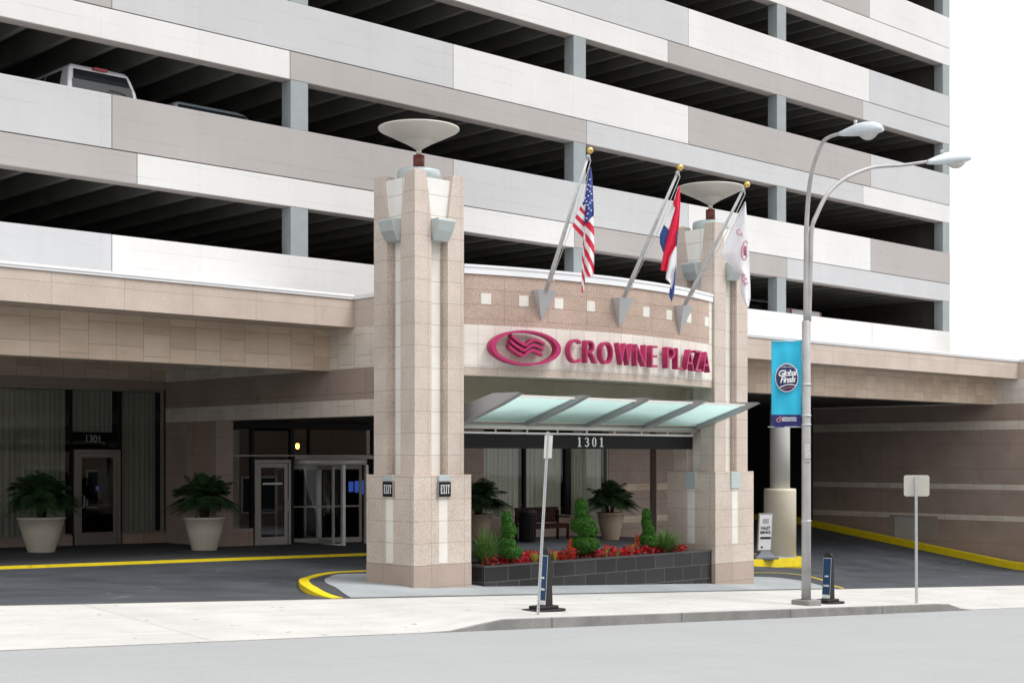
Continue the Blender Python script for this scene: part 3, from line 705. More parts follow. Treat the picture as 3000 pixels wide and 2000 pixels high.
# ================================================================ PYLONS
def pylon(cx0, cy0, exit_signs, label):
    s = 1.36; z0 = -.8
    t = thing('stone_pylon', (cx0 + s/2, cy0 + s/2, padz(cx0, cy0)), label, 'pylon', 'stone pylons with bowl lamps')
    b = MB(); b.box(cx0, cx0 + s, cy0, cy0 + s, .392 - (0 if exit_signs else .392), 2.0); pier = b.build('pier', M['granite'], t, bevel=.008)
    b = MB(); b.box(cx0 - .004, cx0 + s + .004, cy0 - .004, cy0 + s + .004, z0, .390 - (0 if exit_signs else .392)); b.build('plinth', M['plinth'], t, bevel=.006)
    i = .095; a0, b0 = cx0 + i, cy0 + i; w = s - 2*i; pw = .395; pt = .27
    for sx in (0, 1):
        for sy in (0, 1):
            def ring(k, z):
                x0, x1 = (a0, a0 + k) if sx == 0 else (a0 + w - k, a0 + w)
                y0, y1 = (b0, b0 + k) if sy == 0 else (b0 + w - k, b0 + w)
                return [Vector((x0, y0, z)), Vector((x1, y0, z)), Vector((x1, y1, z)), Vector((x0, y1, z))]
            b = MB(); b.loft([ring(pw, 2.001), ring(pw, 6.56), ring(pt, 7.43)]); b.build('corner_post', M['granite'], t, bevel=.006)
    q = .17
    b = MB(); b.box(a0 + q, a0 + w - q, b0 + q, b0 + w - q, 2.001, 6.57); b.build('core', M['granite'], t)
    b = MB()      # white marble strips at the back of each groove, flush to the groove's left edge
    for side in range(4):
        c1, c2 = .40, .66
        if side == 0: b.box(a0 + pw + .0, a0 + c2 + .06, b0 + q - .02, b0 + q + .01, 2.002, 6.2)
        if side == 1: b.box(a0 + q - .02, a0 + q + .01, b0 + pw + .0, b0 + c2 + .06, 2.002, 6.2)
        if side == 2: b.box(a0 + pw + .0, a0 + c2 + .06, b0 + w - q - .01, b0 + w - q + .02, 2.002, 6.2)
        if side == 3: b.box(a0 + w - q - .01, a0 + w - q + .02, b0 + pw, b0 + c2 + .06, 2.002, 6.2)
    b.build('marble_strip', M['whitestrip'], t)
    b = MB(); q2 = .05; b.box(a0 + q2, a0 + w - q2, b0 + q2, b0 + w - q2, 6.575, 7.33); b.build('white_crown_panel', travertine('white_crown_tile', (.82,.82,.80), w=.585, h=.37, var=.01, streak=.1), t)
    cxm, cym = cx0 + s/2, cy0 + s/2
    b = MB(); b.lathe([(.36, 7.33), (.40, 7.34), (.40, 7.50), (.385, 7.545), (.34, 7.56)], (cxm, cym, 0), 36); b.build('crown_cap', M['capblue'], t)
    b = MB(); b.lathe([(.105, 7.55), (.105, 7.83), (.085, 7.835)], (cxm, cym, 0), 24); b.build('lamp_stem', M['redwood'], t)
    b = MB(); b.lathe([(.048, 7.83), (.048, 7.95)], (cxm, cym, 0), 20); b.build('lamp_neck', M['bowl'], t)
    b = MB(); b.lathe([(.05, 7.93), (.07, 7.95), (.285, 8.075), (.30, 8.085), (.31, 8.082), (.71, 8.275), (.74, 8.30), (.742, 8.325), (.72, 8.325), (.05, 8.06)], (cxm, cym, 0), 64, caps=False); b.build('lamp_bowl', M['bowl'], t)
    # sconces in the grooves
    for side in range(4):
        b = MB(); h = .24
        ax = [((0,-1),(1,0)), ((-1,0),(0,1)), ((0,1),(1,0)), ((1,0),(0,1))][side]
        o_ = Vector((ax[0][0], ax[0][1], 0)); w_ = Vector((ax[1][0], ax[1][1], 0)); c_ = Vector((cxm, cym, 0)) + o_ * (w/2 - .16)
        rings = []
        for z, out, hw in ((6.585, .36, .20), (6.545, .37, .20), (6.37, .32, .185), (6.20, .21, .17)):
            rings.append([c_ - w_*hw + Vector((0,0,z)), c_ + w_*hw + Vector((0,0,z)), c_ + w_*(hw) + o_*out + Vector((0,0,z)), c_ - w_*(hw) + o_*out + Vector((0,0,z))])
        b.loft(rings); b.build('sconce', M['sconce'], t, bevel=.006)
    # strips, caps and signs on the pier
    for side in (0, 1):
        def bx(b, a, c, out, z0_, z1_, th=.01):
            if side == 0: b.box(cx0 + a, cx0 + c, cy0 - out, cy0 - out + th, z0_, z1_)
            else: b.box(cx0 - out, cx0 - out + th, cy0 + a, cy0 + c, z0_, z1_)
        b = MB(); bx(b, .58, .78, .004, .42, 1.615, .05); b.build('marble_strip', M['whitestrip'], t)
        if exit_signs:
            b = MB(); bx(b, .55, .81, .045, 1.89, 1.998, .043); b.build('metal_cap', M['capblue'], t, bevel=.004)
            b = MB(); bx(b, .535, .825, .05, 1.605, 1.885, .05); sg = b.build('exit_sign', M['aluD'], t, bevel=.006)
            b = MB(); bx(b, .543, .817, .054, 1.613, 1.877, .006); b.build('sign_face', M['black'], sg)
            glyph_row('EXIT', 'sign_lettering', M['whitep'], sg, (cx0 + .68, cy0 - .055, 1.745) if side == 0 else (cx0 - .055, cy0 + .667, 1.745), (1,0,0) if side == 0 else (0,-1,0), .160, .047, .011)
        else:
            b = MB(); bx(b, .53, .83, .03, 1.63, 1.998, .028); b.build('metal_cap', M['capblue'], t, bevel=.004)
    return t
# serif glyphs drawn as strokes on a unit box: (x0,z0,x1,z1,width)
GL = {'E': [(.2,0,.2,1,.26),(.22,.965,.95,.965,.07),(.22,.5,.7,.5,.06),(.22,.035,.95,.035,.07),(.92,.72,.92,1,.06),(.92,0,.92,.3,.06),(.68,.38,.68,.62,.05),(0,.965,.3,.965,.06),(0,.035,.3,.035,.06)],
      'X': [(.15,1,.80,0,.22),(.85,1,.15,0,.07),(0,.97,.4,.97,.05),(.62,.97,1,.97,.05),(0,.03,.35,.03,.05),(.6,.03,1,.03,.05)],
      'I': [(.5,0,.5,1,.36),(.1,.97,.9,.97,.06),(.1,.03,.9,.03,.06)],
      'T': [(.5,0,.5,1,.22),(0,.96,1,.96,.08),(.03,.72,.03,1,.06),(.97,.72,.97,1,.06),(.3,.03,.7,.03,.05)],
      '1': [(.52,0,.52,1,.26),(.15,.03,.9,.03,.06),(.52,.98,.18,.84,.08)],
      '3': [(.15,.78,.3,.93,.13),(.3,.95,.6,.95,.08),(.6,.93,.78,.78,.17),(.78,.8,.74,.62,.2),(.74,.62,.42,.54,.1),(.42,.54,.8,.42,.1),(.82,.42,.82,.22,.22),(.82,.22,.62,.06,.16),(.62,.05,.3,.05,.09),(.3,.05,.12,.17,.14)],
      '0': [(.2,.2,.2,.8,.22),(.8,.2,.8,.8,.22),(.2,.8,.38,.95,.13),(.38,.96,.62,.96,.07),(.62,.95,.8,.8,.13),(.2,.2,.38,.05,.13),(.38,.04,.62,.04,.07),(.62,.05,.8,.2,.13)]}
def glyph(b, ch, o, ux_, h, w, th):
    ux_ = Vector(ux_).normalized(); up = Vector((0,0,1)); n = ux_.cross(up)      # n points to the viewer
    for k, (x0, z0, x1, z1, wd) in enumerate(GL[ch]):
        p0 = Vector((x0*w, 0, z0*h)); p1 = Vector((x1*w, 0, z1*h)); d = (p1 - p0).normalized()
        vert = abs(z1 - z0) * h > abs(x1 - x0) * w * .8
        hw = wd * (w if vert else h) / 2
        pr_ = Vector((-d.z, 0, d.x)) * hw
        ql = [p0 + pr_, p1 + pr_, p1 - pr_, p0 - pr_]
        e = n * (th + .0006 * k)
        pts = [Vector(o) + ux_*p.x + up*p.z for p in ql]
        b.prism([p for p in pts], e)
def glyph_row(txt, name, mat, parent, c, ux_, h, w, gap, th=.006):
    b = MB(); ux_ = Vector(ux_); tot = sum((w * (.7 if ch == 'I' else 1.0)) for ch in txt) + gap * (len(txt) - 1)
    x = -tot / 2
    for ch in txt:
        ww = w * (.7 if ch == 'I' else 1.0)
        glyph(b, ch, Vector(c) + ux_.normalized() * x - Vector((0,0,h/2)), ux_, h, ww, th); x += ww + gap
    return b.build(name, mat, parent)
TW1 = pylon(15.97, 19.4, True, 'nearer granite pylon carrying two EXIT signs, bowl lamp on top')
TW2 = pylon(24.37, 19.35, False, 'farther granite pylon behind the white flag, without EXIT signs')
# ================================================================ CANOPY AND SIGNS
can = thing('entrance_canopy', (21, 20, 2.9), 'row of grey tapering fins holding frosted green glass over the recess', 'canopy')
XB = [17.52 + 1.733 * i for i in range(5)]
for x in XB:
    b = MB(); prof = [(20.32, 2.80), (20.32, 3.12), (19.6, 3.33), (18.98, 3.48), (18.28, 3.475), (18.32, 3.455), (18.75, 3.30)]
    b.prism([(x - .045, y, z) for y, z in prof], (.09, 0, 0))
    b.prism([(x - .075, y, z) for y, z in ((20.31, 2.775), (20.31, 2.80), (18.75, 3.295), (18.30, 3.45), (18.26, 3.46), (18.75, 3.275))], (.15, 0, 0))
    b.build('canopy_fin', M['galvfin'] if 'galvfin' in M else M['alu'], can, bevel=.004)
for x0, x1 in zip(XB, XB[1:]):
    b = MB(); q = [(19.92, 3.00), (19.92, 3.016), (18.62, 3.426), (18.62, 3.41)]
    b.prism([(x0 + .08, y, z) for y, z in q], (x1 - x0 - .16, 0, 0)); b.build('glass_panel', M['frost'], can)
    b = MB(); b.box(x0 + .05, x1 - .05, 18.57, 18.615, 3.40, 3.445); b.build('glass_rail', M['whitemetal'], can)
    b = MB(); b.box(x0 + .05, x1 - .05, 19.925, 19.96, 2.985, 3.02); b.build('glass_rail', M['whitemetal'], can)
b = MB(); b.tube([(XB[0] - .02, 19.93, 2.905), (XB[-1] - .05, 19.93, 2.905)], .055, 16)
b.build('pipe', M['pipe'], can)
b = MB(); b.box(XB[0] + .05, XB[-1] - .12, 19.93, 19.97, 2.765, 2.80)
x = XB[0] + .07
while x < XB[-1] - .1: b.box(x, x + .025, 19.94, 19.965, 2.80, 2.87); x += .84
b.build('hanging_rail', M['alu'], can)
sg = thing('address_sign', (21, 19.95, 2.49), 'long black panel reading 1301 hung under the glass canopy', 'sign')
b = MB(); b.box(XB[0] + .06, XB[-1] - .14, 19.935, 19.985, 2.485, 2.755); b.build('panel', M['black'], sg)
p0, p1 = XY(1693, 19.93), XY(1766, 19.93)
glyph_row('1301', 'numerals', M['whitep'], sg, ((p0 + p1) / 2, 19.932, 2.622), (1,0,0), .19, (p1 - p0) * .19, (p1 - p0) * .105, .008)

# magenta channel letters
hs = thing('hotel_sign', (XC, YCA - RA - .1, 4.0), 'magenta channel letters and oval wave emblem on the curved pale band', 'sign')
def char_mesh(ch):
    cu = bpy.data.curves.new('c', 'FONT'); cu.body = ch; cu.size = 1; cu.extrude = .5; cu.offset = -.012
    t_ = bpy.data.objects.new('tmp', cu); C.objects.link(t_)
    dg = bpy.context.evaluated_depsgraph_get(); dg.update()
    me = bpy.data.meshes.new_from_object(t_.evaluated_get(dg)); bpy.data.objects.remove(t_); bpy.data.curves.remove(cu); return me
def place_solid(me, name, parent, cpos, tx, n, w, h, dp, mats):
    xs_ = [v.co.x for v in me.vertices]; ys_ = [v.co.y for v in me.vertices]; zs_ = [v.co.z for v in me.vertices]
    cx_, cy_ = (min(xs_)+max(xs_))/2, (min(ys_)+max(ys_))/2; sx, sy, sz = w/(max(xs_)-min(xs_)), h/(max(ys_)-min(ys_)), dp/(max(zs_)-min(zs_))
    me.materials.clear()
    for q in mats: me.materials.append(q)
    for p in me.polygons: p.material_index = 0 if abs(p.normal.z) > .5 else 1
    tx = Vector(tx).normalized(); n = Vector(n).normalized(); L = WL[parent.name]
    zm = min(zs_)
    for v in me.vertices:
        v.co = Vector(cpos) + tx*(v.co.x-cx_)*sx + Vector((0,0,1))*(v.co.y-cy_)*sy + n*(v.co.z-zm)*sz - L
    me.name = name; o = bpy.data.objects.new(name, me); C.objects.link(o); o.parent = parent; WL[o.name] = L.copy(); return o
OFF = .19
for ch, u0, u1, big in (('C',1667,1703,1), ('R',1717,1751,0), ('O',1761,1797,0), ('W',1811,1853,0), ('N',1864,1893,0), ('E',1909,1927,0), ('P',1955,1978,0), ('L',1984,2001,0), ('A',2010,2034,0), ('Z',2037,2056,0), ('A',2060,2081,0)):
    a0, a1 = phi_u(u0, OFF), phi_u(u1, OFF); am = (a0 + a1) / 2; w = (a1 - a0) * (RA + OFF)
    p = arc(am, .06); n = (math.sin(am), -math.cos(am), 0); tx = (math.cos(am), math.sin(am), 0)
    h = .455 if big else .43
    place_solid(char_mesh(ch), 'letter', hs, (p[0], p[1], 4.335), tx, n, w, h, OFF - .06, [M['magenta'], M['magside']])
a0, a1 = phi_u(1438, .22), phi_u(1642, .22); am = (a0 + a1) / 2; AW = (a1 - a0) * (RA + .22) / 2; BH = .325
pc = arc(am, .04); nn = Vector((math.sin(am), -math.cos(am), 0)); tt = Vector((math.cos(am), math.sin(am), 0))
def emb(x, z, o): return Vector((pc[0], pc[1], 4.345)) + tt * x + Vector((0,0,z)) + nn * o
b = MB(); N = 64; ri, ro = [], []
for k in range(N):
    c_, s_ = math.cos(2*math.pi*k/N), math.sin(2*math.pi*k/N)
    ro.append((AW*c_, BH*s_)); ri.append(((AW-.095)*c_, (BH-.040)*s_))
for k in range(N):
    j = (k + 1) % N; o0, o1, i0, i1 = ro[k], ro[j], ri[k], ri[j]
    b.face([emb(*o0, .18), emb(*o1, .18), emb(*i1, .18), emb(*i0, .18)], 0)
    b.face([emb(*o0, 0), emb(*o1, 0), emb(*i1, 0), emb(*i0, 0)], 0)
    b.face([emb(*o0, 0), emb(*o1, 0), emb(*o1, .18), emb(*o0, .18)], 1, True)
    b.face([emb(*i0, 0), emb(*i1, 0), emb(*i1, .18), emb(*i0, .18)], 1, True)
b.build('oval_ring', [M['magenta'], M['magside']], hs)
wave = [(-.38,.245),(-.31,.19),(-.22,.135),(-.10,.075),(-.01,.05),(.04,.08),(.09,.125),(.16,.16),(.23,.17),(.33,.15),(.42,.115),(.48,.085)]
wave = spl(wave, 4)
for k in range(3):
    b = MB(); dx, dz = -.03*k + .0, -.118*k + .015; rings = []
    for i, (x, z) in enumerate(wave):
        x, z = (x + dx)*.84, (z + dz)*.84; hw = .027
        rings.append([emb(x, z-hw, .03), emb(x, z+hw, .03), emb(x, z+hw, .17), emb(x, z-hw, .17)])
    for a_, q in zip(rings, rings[1:]):
        for m_ in range(4): b.face([a_[m_], a_[(m_+1)%4], q[(m_+1)%4], q[m_]], 0 if m_ == 2 else 1)
    b.face(rings[0], 1); b.face(rings[-1], 1)
    b.build('wave_stripe', [M['magenta'], M['magside']], hs)

# ================================================================ FLAGS
flagpoles = []
def flagpole(ub, vb, ut, vt, ubal, vbal, tri, lab):
    a = phi_u(ub - 14, 0); p = arc(a, 0); n = Vector((math.sin(a), -math.cos(a), 0)); tx = Vector((math.cos(a), math.sin(a), 0))
    base = Vector((p[0], p[1], 0)) + n*.14; d0 = dep(base.x, base.y)
    base = P(ub, vb, d0 - .05)
    # tip: walk outwards until it lines up
    best = None
    for i in range(200):
        o = .5 + i*.01; q = base + Vector((0,-1,0))*o; r = CY*q.x - CX*q.y; d = CX*q.x + CY*q.y; uu = 1500 + F*r/d
        if best is None or abs(uu-ut) < best[0]: best = (abs(uu-ut), d)
    tip = P(ut, vt, best[1]); ball = P(ubal, vbal, best[1] - .03)
    t = thing('flagpole', base, lab, 'flagpole', 'slanting flagpoles over the sign wall')
    b = MB(); b.tube([base, base.lerp(tip, .45), tip], [.044, .038, .026], 16); b.build('pole', M['galv'], t)
    b = MB(); dirn = (tip - base).normalized(); b.tube([tip - dirn*.02, tip + dirn*.05], [.036, .034], 12); b.tube([tip + dirn*.04, ball], .008, 8)
    b.tube([tip + Vector((.02,-.01,.03)), tip + Vector((.05,-.02,-.07))], .015, 8); b.build('truck', M['galv'], t)
    b = MB(); b.ball(ball, .062, 20); b.build('ball', M['brass'], t)
    # halyard
    b = MB(); q0 = base.lerp(tip, .12) + Vector((.02,-.05,0)); q1 = tip + Vector((.05,-.03,-.05)); b.tube([q0, q0.lerp(q1, .5) + Vector((.02,-.02,-.03)), q1], .006, 6)
    b.box(*sum(([c_ - .012, c_ + .012] for c_ in (q0.x, q0.y)), []), q0.z - .09, q0.z + .02)
    b.build('halyard', M['whitemetal'], t)
    # wedge bracket: an upside down pyramid set against the wall
    c0 = Vector((p[0], p[1], 0)); zt = ZC + (HV - tri[1]) * d0 / F; zb = ZC + (HV - tri[3]) * d0 / F; hw = tri[4]
    A = [c0 - tx*hw + Vector((0,0,zt)), c0 + tx*hw + Vector((0,0,zt)), c0 + tx*hw + n*.22 + Vector((0,0,zt)), c0 - tx*hw + n*.22 + Vector((0,0,zt))]
    Bt = [c0 - tx*.012 + Vector((0,0,zb)), c0 + tx*.012 + Vector((0,0,zb)), c0 + tx*.012 + n*.02 + Vector((0,0,zb)), c0 - tx*.012 + n*.02 + Vector((0,0,zb))]
    b = MB(); b.loft([Bt, A]); b.build('wedge_bracket', M['bracket'], t, bevel=.003)
    return t, tip, best[1], ball
def flag_patch(b, o, sc, left, right, dfun, col, n=14, m=40, d0=26):
    def at(pl, t):
        L_ = [0]
        for a_, c_ in zip(pl, pl[1:]): L_.append(L_[-1] + math.hypot(c_[0]-a_[0], c_[1]-a_[1]))
        s = t * L_[-1]
        for k in range(len(pl) - 1):
            if s <= L_[k+1] + 1e-6:
                f = (s - L_[k]) / max(L_[k+1] - L_[k], 1e-6); return (pl[k][0] + (pl[k+1][0]-pl[k][0])*f, pl[k][1] + (pl[k+1][1]-pl[k][1])*f)
        return pl[-1]
    V = []
    for j in range(m + 1):
        t = j / m; l, r = at(left, t), at(right, t); row = []
        for i in range(n + 1):
            s = i / n; x, y = l[0] + (r[0]-l[0])*s, l[1] + (r[1]-l[1])*s
            row.append(P(o[0] + x/sc, o[1] + y/sc, d0 + dfun(s, t)))
        V.append(row)
    for j in range(m):
        for i in range(n):
            b.face([V[j][i], V[j+1][i], V[j+1][i+1], V[j][i+1]], col((i+.5)/n, (j+.5)/m), True)
cloth = lambda nm, c: plain(nm, c, .8, var=.05, vs=2)
FR, FW, FB = cloth('flag_red', (.62,.02,.06)), cloth('flag_white', (.80,.80,.83)), cloth('flag_blue', (.035,.06,.27))
FR2, FB2 = cloth('flag_scarlet', (.72,.015,.06)), cloth('flag_navy', (.03,.07,.26))
fp, tip, dt, ball = flagpole(1599, 855, 1722, 461, 1728.5, 441, (0, 850, 0, 934, .21), 'leftmost slanting flagpole, the one flying the stars and stripes')
f1 = thing('flag', tip, 'limp American flag hanging in folds from the leftmost pole', 'flag', None)
b = MB(); o = (1650, 420); s_ = 3.265
wv = lambda a, k, p=0: (lambda s, t: a*math.sin(k*s*math.pi + p + t*2.0) )
flag_patch(b, o, s_, [(250,232),(215,420),(184,562),(205,690),(204,772)], [(263,225),(275,300),(287,500),(293,660),(289,700)], wv(.05, 2.2), lambda s, t: 1 if (s < .16 and t < .62) else 2, 14, 50, dt)
stripes = lambda s, t: [1,0,1,0,1,0][min(5, int((t) * 6))]
flag_patch(b, o, s_, [(184,562),(120,700),(88,795)], [(212,603),(207,760),(190,905)], wv(.06, 1.3, 1), lambda s, t: (1 if t < .16 else 0 if t < .32 else 1 if t < .5 else 0 if t < .66 else 1 if t < .83 else 0), 12, 42, dt + .05)
flag_patch(b, o, s_, [(196,890),(183,1060),(178,1200),(176,1425)], [(214,960),(214,1100),(208,1330),(193,1430)], wv(.03, 1.5, 2), lambda s, t: int((t*7.2 - s*1.2) + 10) % 2, 8, 60, dt + .02)
flag_patch(b, o, s_, [(203,775),(214,900),(214,1100),(212,1262)], [(288,694),(296,850),(296,1100),(290,1290)], wv(.05, 2.0, .5), lambda s, t: (int((t*6.6 - s*2.1) + 20.9) % 2), 22, 70, dt - .04)
b.build('flag_cloth', [FR, FW, FB], f1, fix=True, solid=.006)
b = MB()
for x, y in ((255,345),(243,397),(255,458),(240,503),(209,523),(270,482),(258,568),(223,555),(246,620),(235,672),(224,716),(231,440),(262,410),(275,545),(268,640),(214,590),(238,590)):
    c_ = P(o[0] + x/s_, o[1] + y/s_, dt - .075); r_ = Vector((CY, -CX, 0)); R1 = .019
    pts = [c_ + r_*math.cos(math.pi/2 + k*math.pi/5)*(R1 if k%2==0 else R1*.45) + Vector((0,0,1))*math.sin(math.pi/2 + k*math.pi/5)*(R1 if k%2==0 else R1*.45) for k in range(10)]
    b.prism(pts, Vector((CX, CY, 0))*.03)
b.build('stars', FW, f1)
fp, tip, dt, ball = flagpole(1827, 874, 1984, 509, 1992.7, 491, (0, 873, 0, 955, .21), 'middle flagpole, flying the red, white and blue tricolour')
f2 = thing('flag', tip, 'limp tricolour flag, mostly red over white and navy, on the middle pole', 'flag')
o = (1880, 460); s_ = 3.408
b = MB()
flag_patch(b, o, s_, [(312,462),(265,570),(222,678)], [(336,508),(305,610),(273,730)], wv(.04, 1.2), lambda s, t: 1, 8, 20, dt + .03)
flag_patch(b, o, s_, [(222,676),(181,775),(182,860),(214,948)], [(273,724),(268,780),(240,880),(219,952)], wv(.05, 1.4, 1), lambda s, t: 2, 10, 24, dt + .05)
flag_patch(b, o, s_, [(372,290),(343,360),(312,462),(335,510),(268,740),(218,960),(187,1130)], [(382,286),(386,470),(370,690),(347,880),(310,940),(272,995),(246,1143)], wv(.05, 2.4, .4), lambda s, t: 1 if (s < .14 and t < .17) else 0, 16, 60, dt - .03)
flag_patch(b, o, s_, [(310,940),(270,1000),(255,1090),(240,1215),(288,1262),(292,1300)], [(346,882),(348,990),(346,1100),(334,1150),(318,1235),(296,1320)], wv(.04, 1.8, 2), lambda s, t: 1, 12, 34, dt + .0)
flag_patch(b, o, s_, [(331,1140),(300,1265),(276,1330),(276,1390),(297,1440)], [(342,1080),(335,1200),(326,1330),(318,1380),(300,1441)], wv(.03, 1.5), lambda s, t: 2, 8, 30, dt + .01)
flag_patch(b, o, s_, [(352,735),(344,800),(341,880)], [(360,735),(356,820),(349,900)], wv(.01, 1.5), lambda s, t: 2, 3, 14, dt - .05)
b.build('flag_cloth', [FR2, FW, FB2], f2, solid=.006)
fp, tip, dt, ball = flagpole(2004, 898, 2176, 559, 2188.7, 541, (0, 896, 0, 977, .20), 'rightmost flagpole, flying the white flag')
f3 = thing('flag', tip, 'limp white flag with magenta lettering and oval emblem on the rightmost pole', 'flag')
b = MB()
flag_patch(b, o, s_, [(1030,450),(965,565),(880,740),(780,970),(850,1050),(985,1165),(984,1330),(1018,1440),(1060,1500)], [(1036,446),(1050,620),(1068,860),(1074,1100),(1086,1300),(1088,1400),(1066,1505)], lambda s, t: .06*math.sin(s*5.5 + t*3) , lambda s, t: 0, 24, 60, dt)
b.build('flag_cloth', FW, f3, solid=.006)
mg = plain('flag_print', (.50,.10,.20), .8)
rr = Vector((CY, -CX, 0)); up = Vector((0,0,1))
def rot2(a): return rr*math.cos(a) + up*math.sin(a), up*math.cos(a) - rr*math.sin(a)
def fpt(x, y, dd=-.10): return P(o[0] + x/s_, o[1] + y/s_, dt + dd)
a_, c_ = rot2(.35); text_obj('C', 'printed_letter', mg, f3, fpt(970, 755), -a_*-1, c_, .17, .9, .01)
a_, c_ = rot2(.1); text_obj('I', 'printed_letter', mg, f3, fpt(1003, 782), a_, c_, .12, .9, .01)
a_, c_ = rot2(-1.25)
text_obj('AZA', 'printed_letter', mg, f3, fpt(1022, 1225), -a_, c_, .15, .85, .01)
b = MB(); pts = [fpt(1030 + 30*math.cos(k*math.pi/12)*1.0 + 8*math.sin(k*math.pi/12), 935 - 95*math.sin(k*math.pi/12)) for k in range(3, 23)]
b.tube(pts, .010, 6)
for k in range(3): b.tube([fpt(1022 + 11*k, 985), fpt(1020 + 11*k, 930), fpt(1024 + 11*k, 890)], .010, 6)
b.build('printed_emblem', mg, f3)

# ================================================================ PLANTER AND PLANTS
pl = thing('planter_wall', (17.7, 19.45, -.1), 'long low planter faced in polished black tile between the pylons', 'planter')
b = MB(); b.box(17.7, 24.36, 19.45, 19.60, -.9, .27); b.box(17.7, 17.85, 19.601, 20.9, -.9, .27); b.box(17.851, 24.36, 20.8, 20.9, -.9, .27); b.build('tiled_wall', M['tile'], pl)
b = MB(); b.box(17.69, 24.37, 19.44, 19.62, .272, .30); b.box(17.69, 17.87, 19.622, 20.91, .272, .30); b.box(17.872, 24.37, 20.79, 20.91, .272, .30); b.build('rim', plain('black_stone_rim', (.07,.07,.075), .35), pl)
b = MB(); b.box(17.86, 24.35, 19.61, 20.79, -.3, .22); b.build('soil', M['soil'], pl)
def leaves_on(b, c, r, n, size, m=0, rnd=.25, up_=0.0):
    for _ in range(n):
        th = random.uniform(0, 2*math.pi); z = random.uniform(-.95, 1); q = math.sqrt(1 - z*z)
        d = Vector((q*math.cos(th), q*math.sin(th), z)); lump = 1 + .03*math.sin(5*th + 4*z) + .02*math.sin(11*z + 3*th)
        k = lump * random.uniform(1 - rnd, 1.06)
        p = Vector(c) + Vector((d.x*r[0]*k, d.y*r[1]*k, d.z*r[2]*k))
        a = Vector((random.gauss(0,1), random.gauss(0,1), random.gauss(0,1))) + d*.7; a.normalize()
        t = a.cross(Vector((random.gauss(0,1), random.gauss(0,1), random.gauss(0,1)))).normalized(); s2 = size*random.uniform(.6, 1.3)
        e = a.cross(t)
        b.face([p - t*s2*.5, p - e*s2*.3, p + t*s2*.6 + a*s2*.2, p + e*s2*.3], m)
def topiary(tiers, dd, lab):
    base = P(tiers[-1][0], tiers[-1][1] + tiers[-1][3], dd)
    t = thing('spiral_topiary', (base.x, base.y, .2), lab, 'topiary', 'clipped topiaries in the black planter')
    core = MB(); lv = MB()
    for (u, v, ru, rv_) in tiers:
        c = P(u, v, dd); r = ru*dd/F; rz = rv_*dd/F
        ring = [(max(r*.86*math.sin(math.pi*k/10), .001), -rz*.86*math.cos(math.pi*k/10)) for k in range(11)]
        core.lathe(ring, c, 14, 0, False)
        leaves_on(lv, c, (r, r, rz), int(9000 * (r*rz)/.06) + 700, .030)
    core.build('crown_core', M['boxcore'], t); lv.build('foliage', M['box'], t, fix=False)
    b = MB(); b.tube([(base.x, base.y, .15), (base.x, base.y, .6)], .02, 8); b.build('stem', M['bench'], t)
topiary([(1484, 1520, 15, 24), (1490, 1552, 22, 26), (1484, 1592, 26, 24), (1495, 1615, 34, 20)], 27.1, 'small two-tiered spiral topiary beside the spiky grass at the planter\'s left end')
topiary([(1702, 1478, 18, 18), (1704, 1500, 21, 17), (1708, 1536, 36, 27), (1722, 1554, 32, 18), (1714, 1592, 42, 24), (1700, 1606, 30, 18)], 28.9, 'tallest spiral topiary, three fat tiers, in the middle of the planter')
topiary([(1893, 1505, 12, 16), (1894, 1530, 15, 22), (1900, 1552, 17, 18), (1898, 1578, 25, 19), (1905, 1590, 26, 13)], 30.2, 'slim cone topiary near the planter\'s right end')
def blades(uc, vb, dd, nb, hm, spread, lab, dark=False):
    base = P(uc, vb, dd); base.z = .2
    t = thing('ornamental_grass', base, lab, 'ornamental grass', 'grass tufts in the black planter')
    b = MB()
    for i in range(nb):
        a = random.uniform(0, 2*math.pi); L_ = hm*random.uniform(.55, 1.1); ln = random.uniform(.1, 1)*spread; w = .015*random.uniform(.7, 1.4)
        d = Vector((math.cos(a), math.sin(a), 0)); s = Vector((-d.y, d.x, 0)); p0 = base + d*random.uniform(0, .09); prev = None
        for k in range(6):
            f = k/5; p = p0 + d*ln*(f**1.7) + Vector((0,0, L_*(f - .28*f*f*(ln/spread)*1.5))); ww = w*(1 - f*.9)
            cur = (p - s*ww, p + s*ww)
            if prev: b.face([prev[0], prev[1], cur[1], cur[0]])
            prev = cur
    b.build('blades', M['grass'], t, fix=False); 
    b = MB(); b.lathe([(.07, -.05), (.06, .05), (.01, .1)], base, 10); b.build('base', M['boxcore'], t)
blades(1424, 1640, 26.9, 420, .86, .58, 'spiky grass tuft at the left end of the black planter')
blades(1948, 1598, 30.4, 460, .66, .62, 'arching grass tuft at the right end of the black planter')
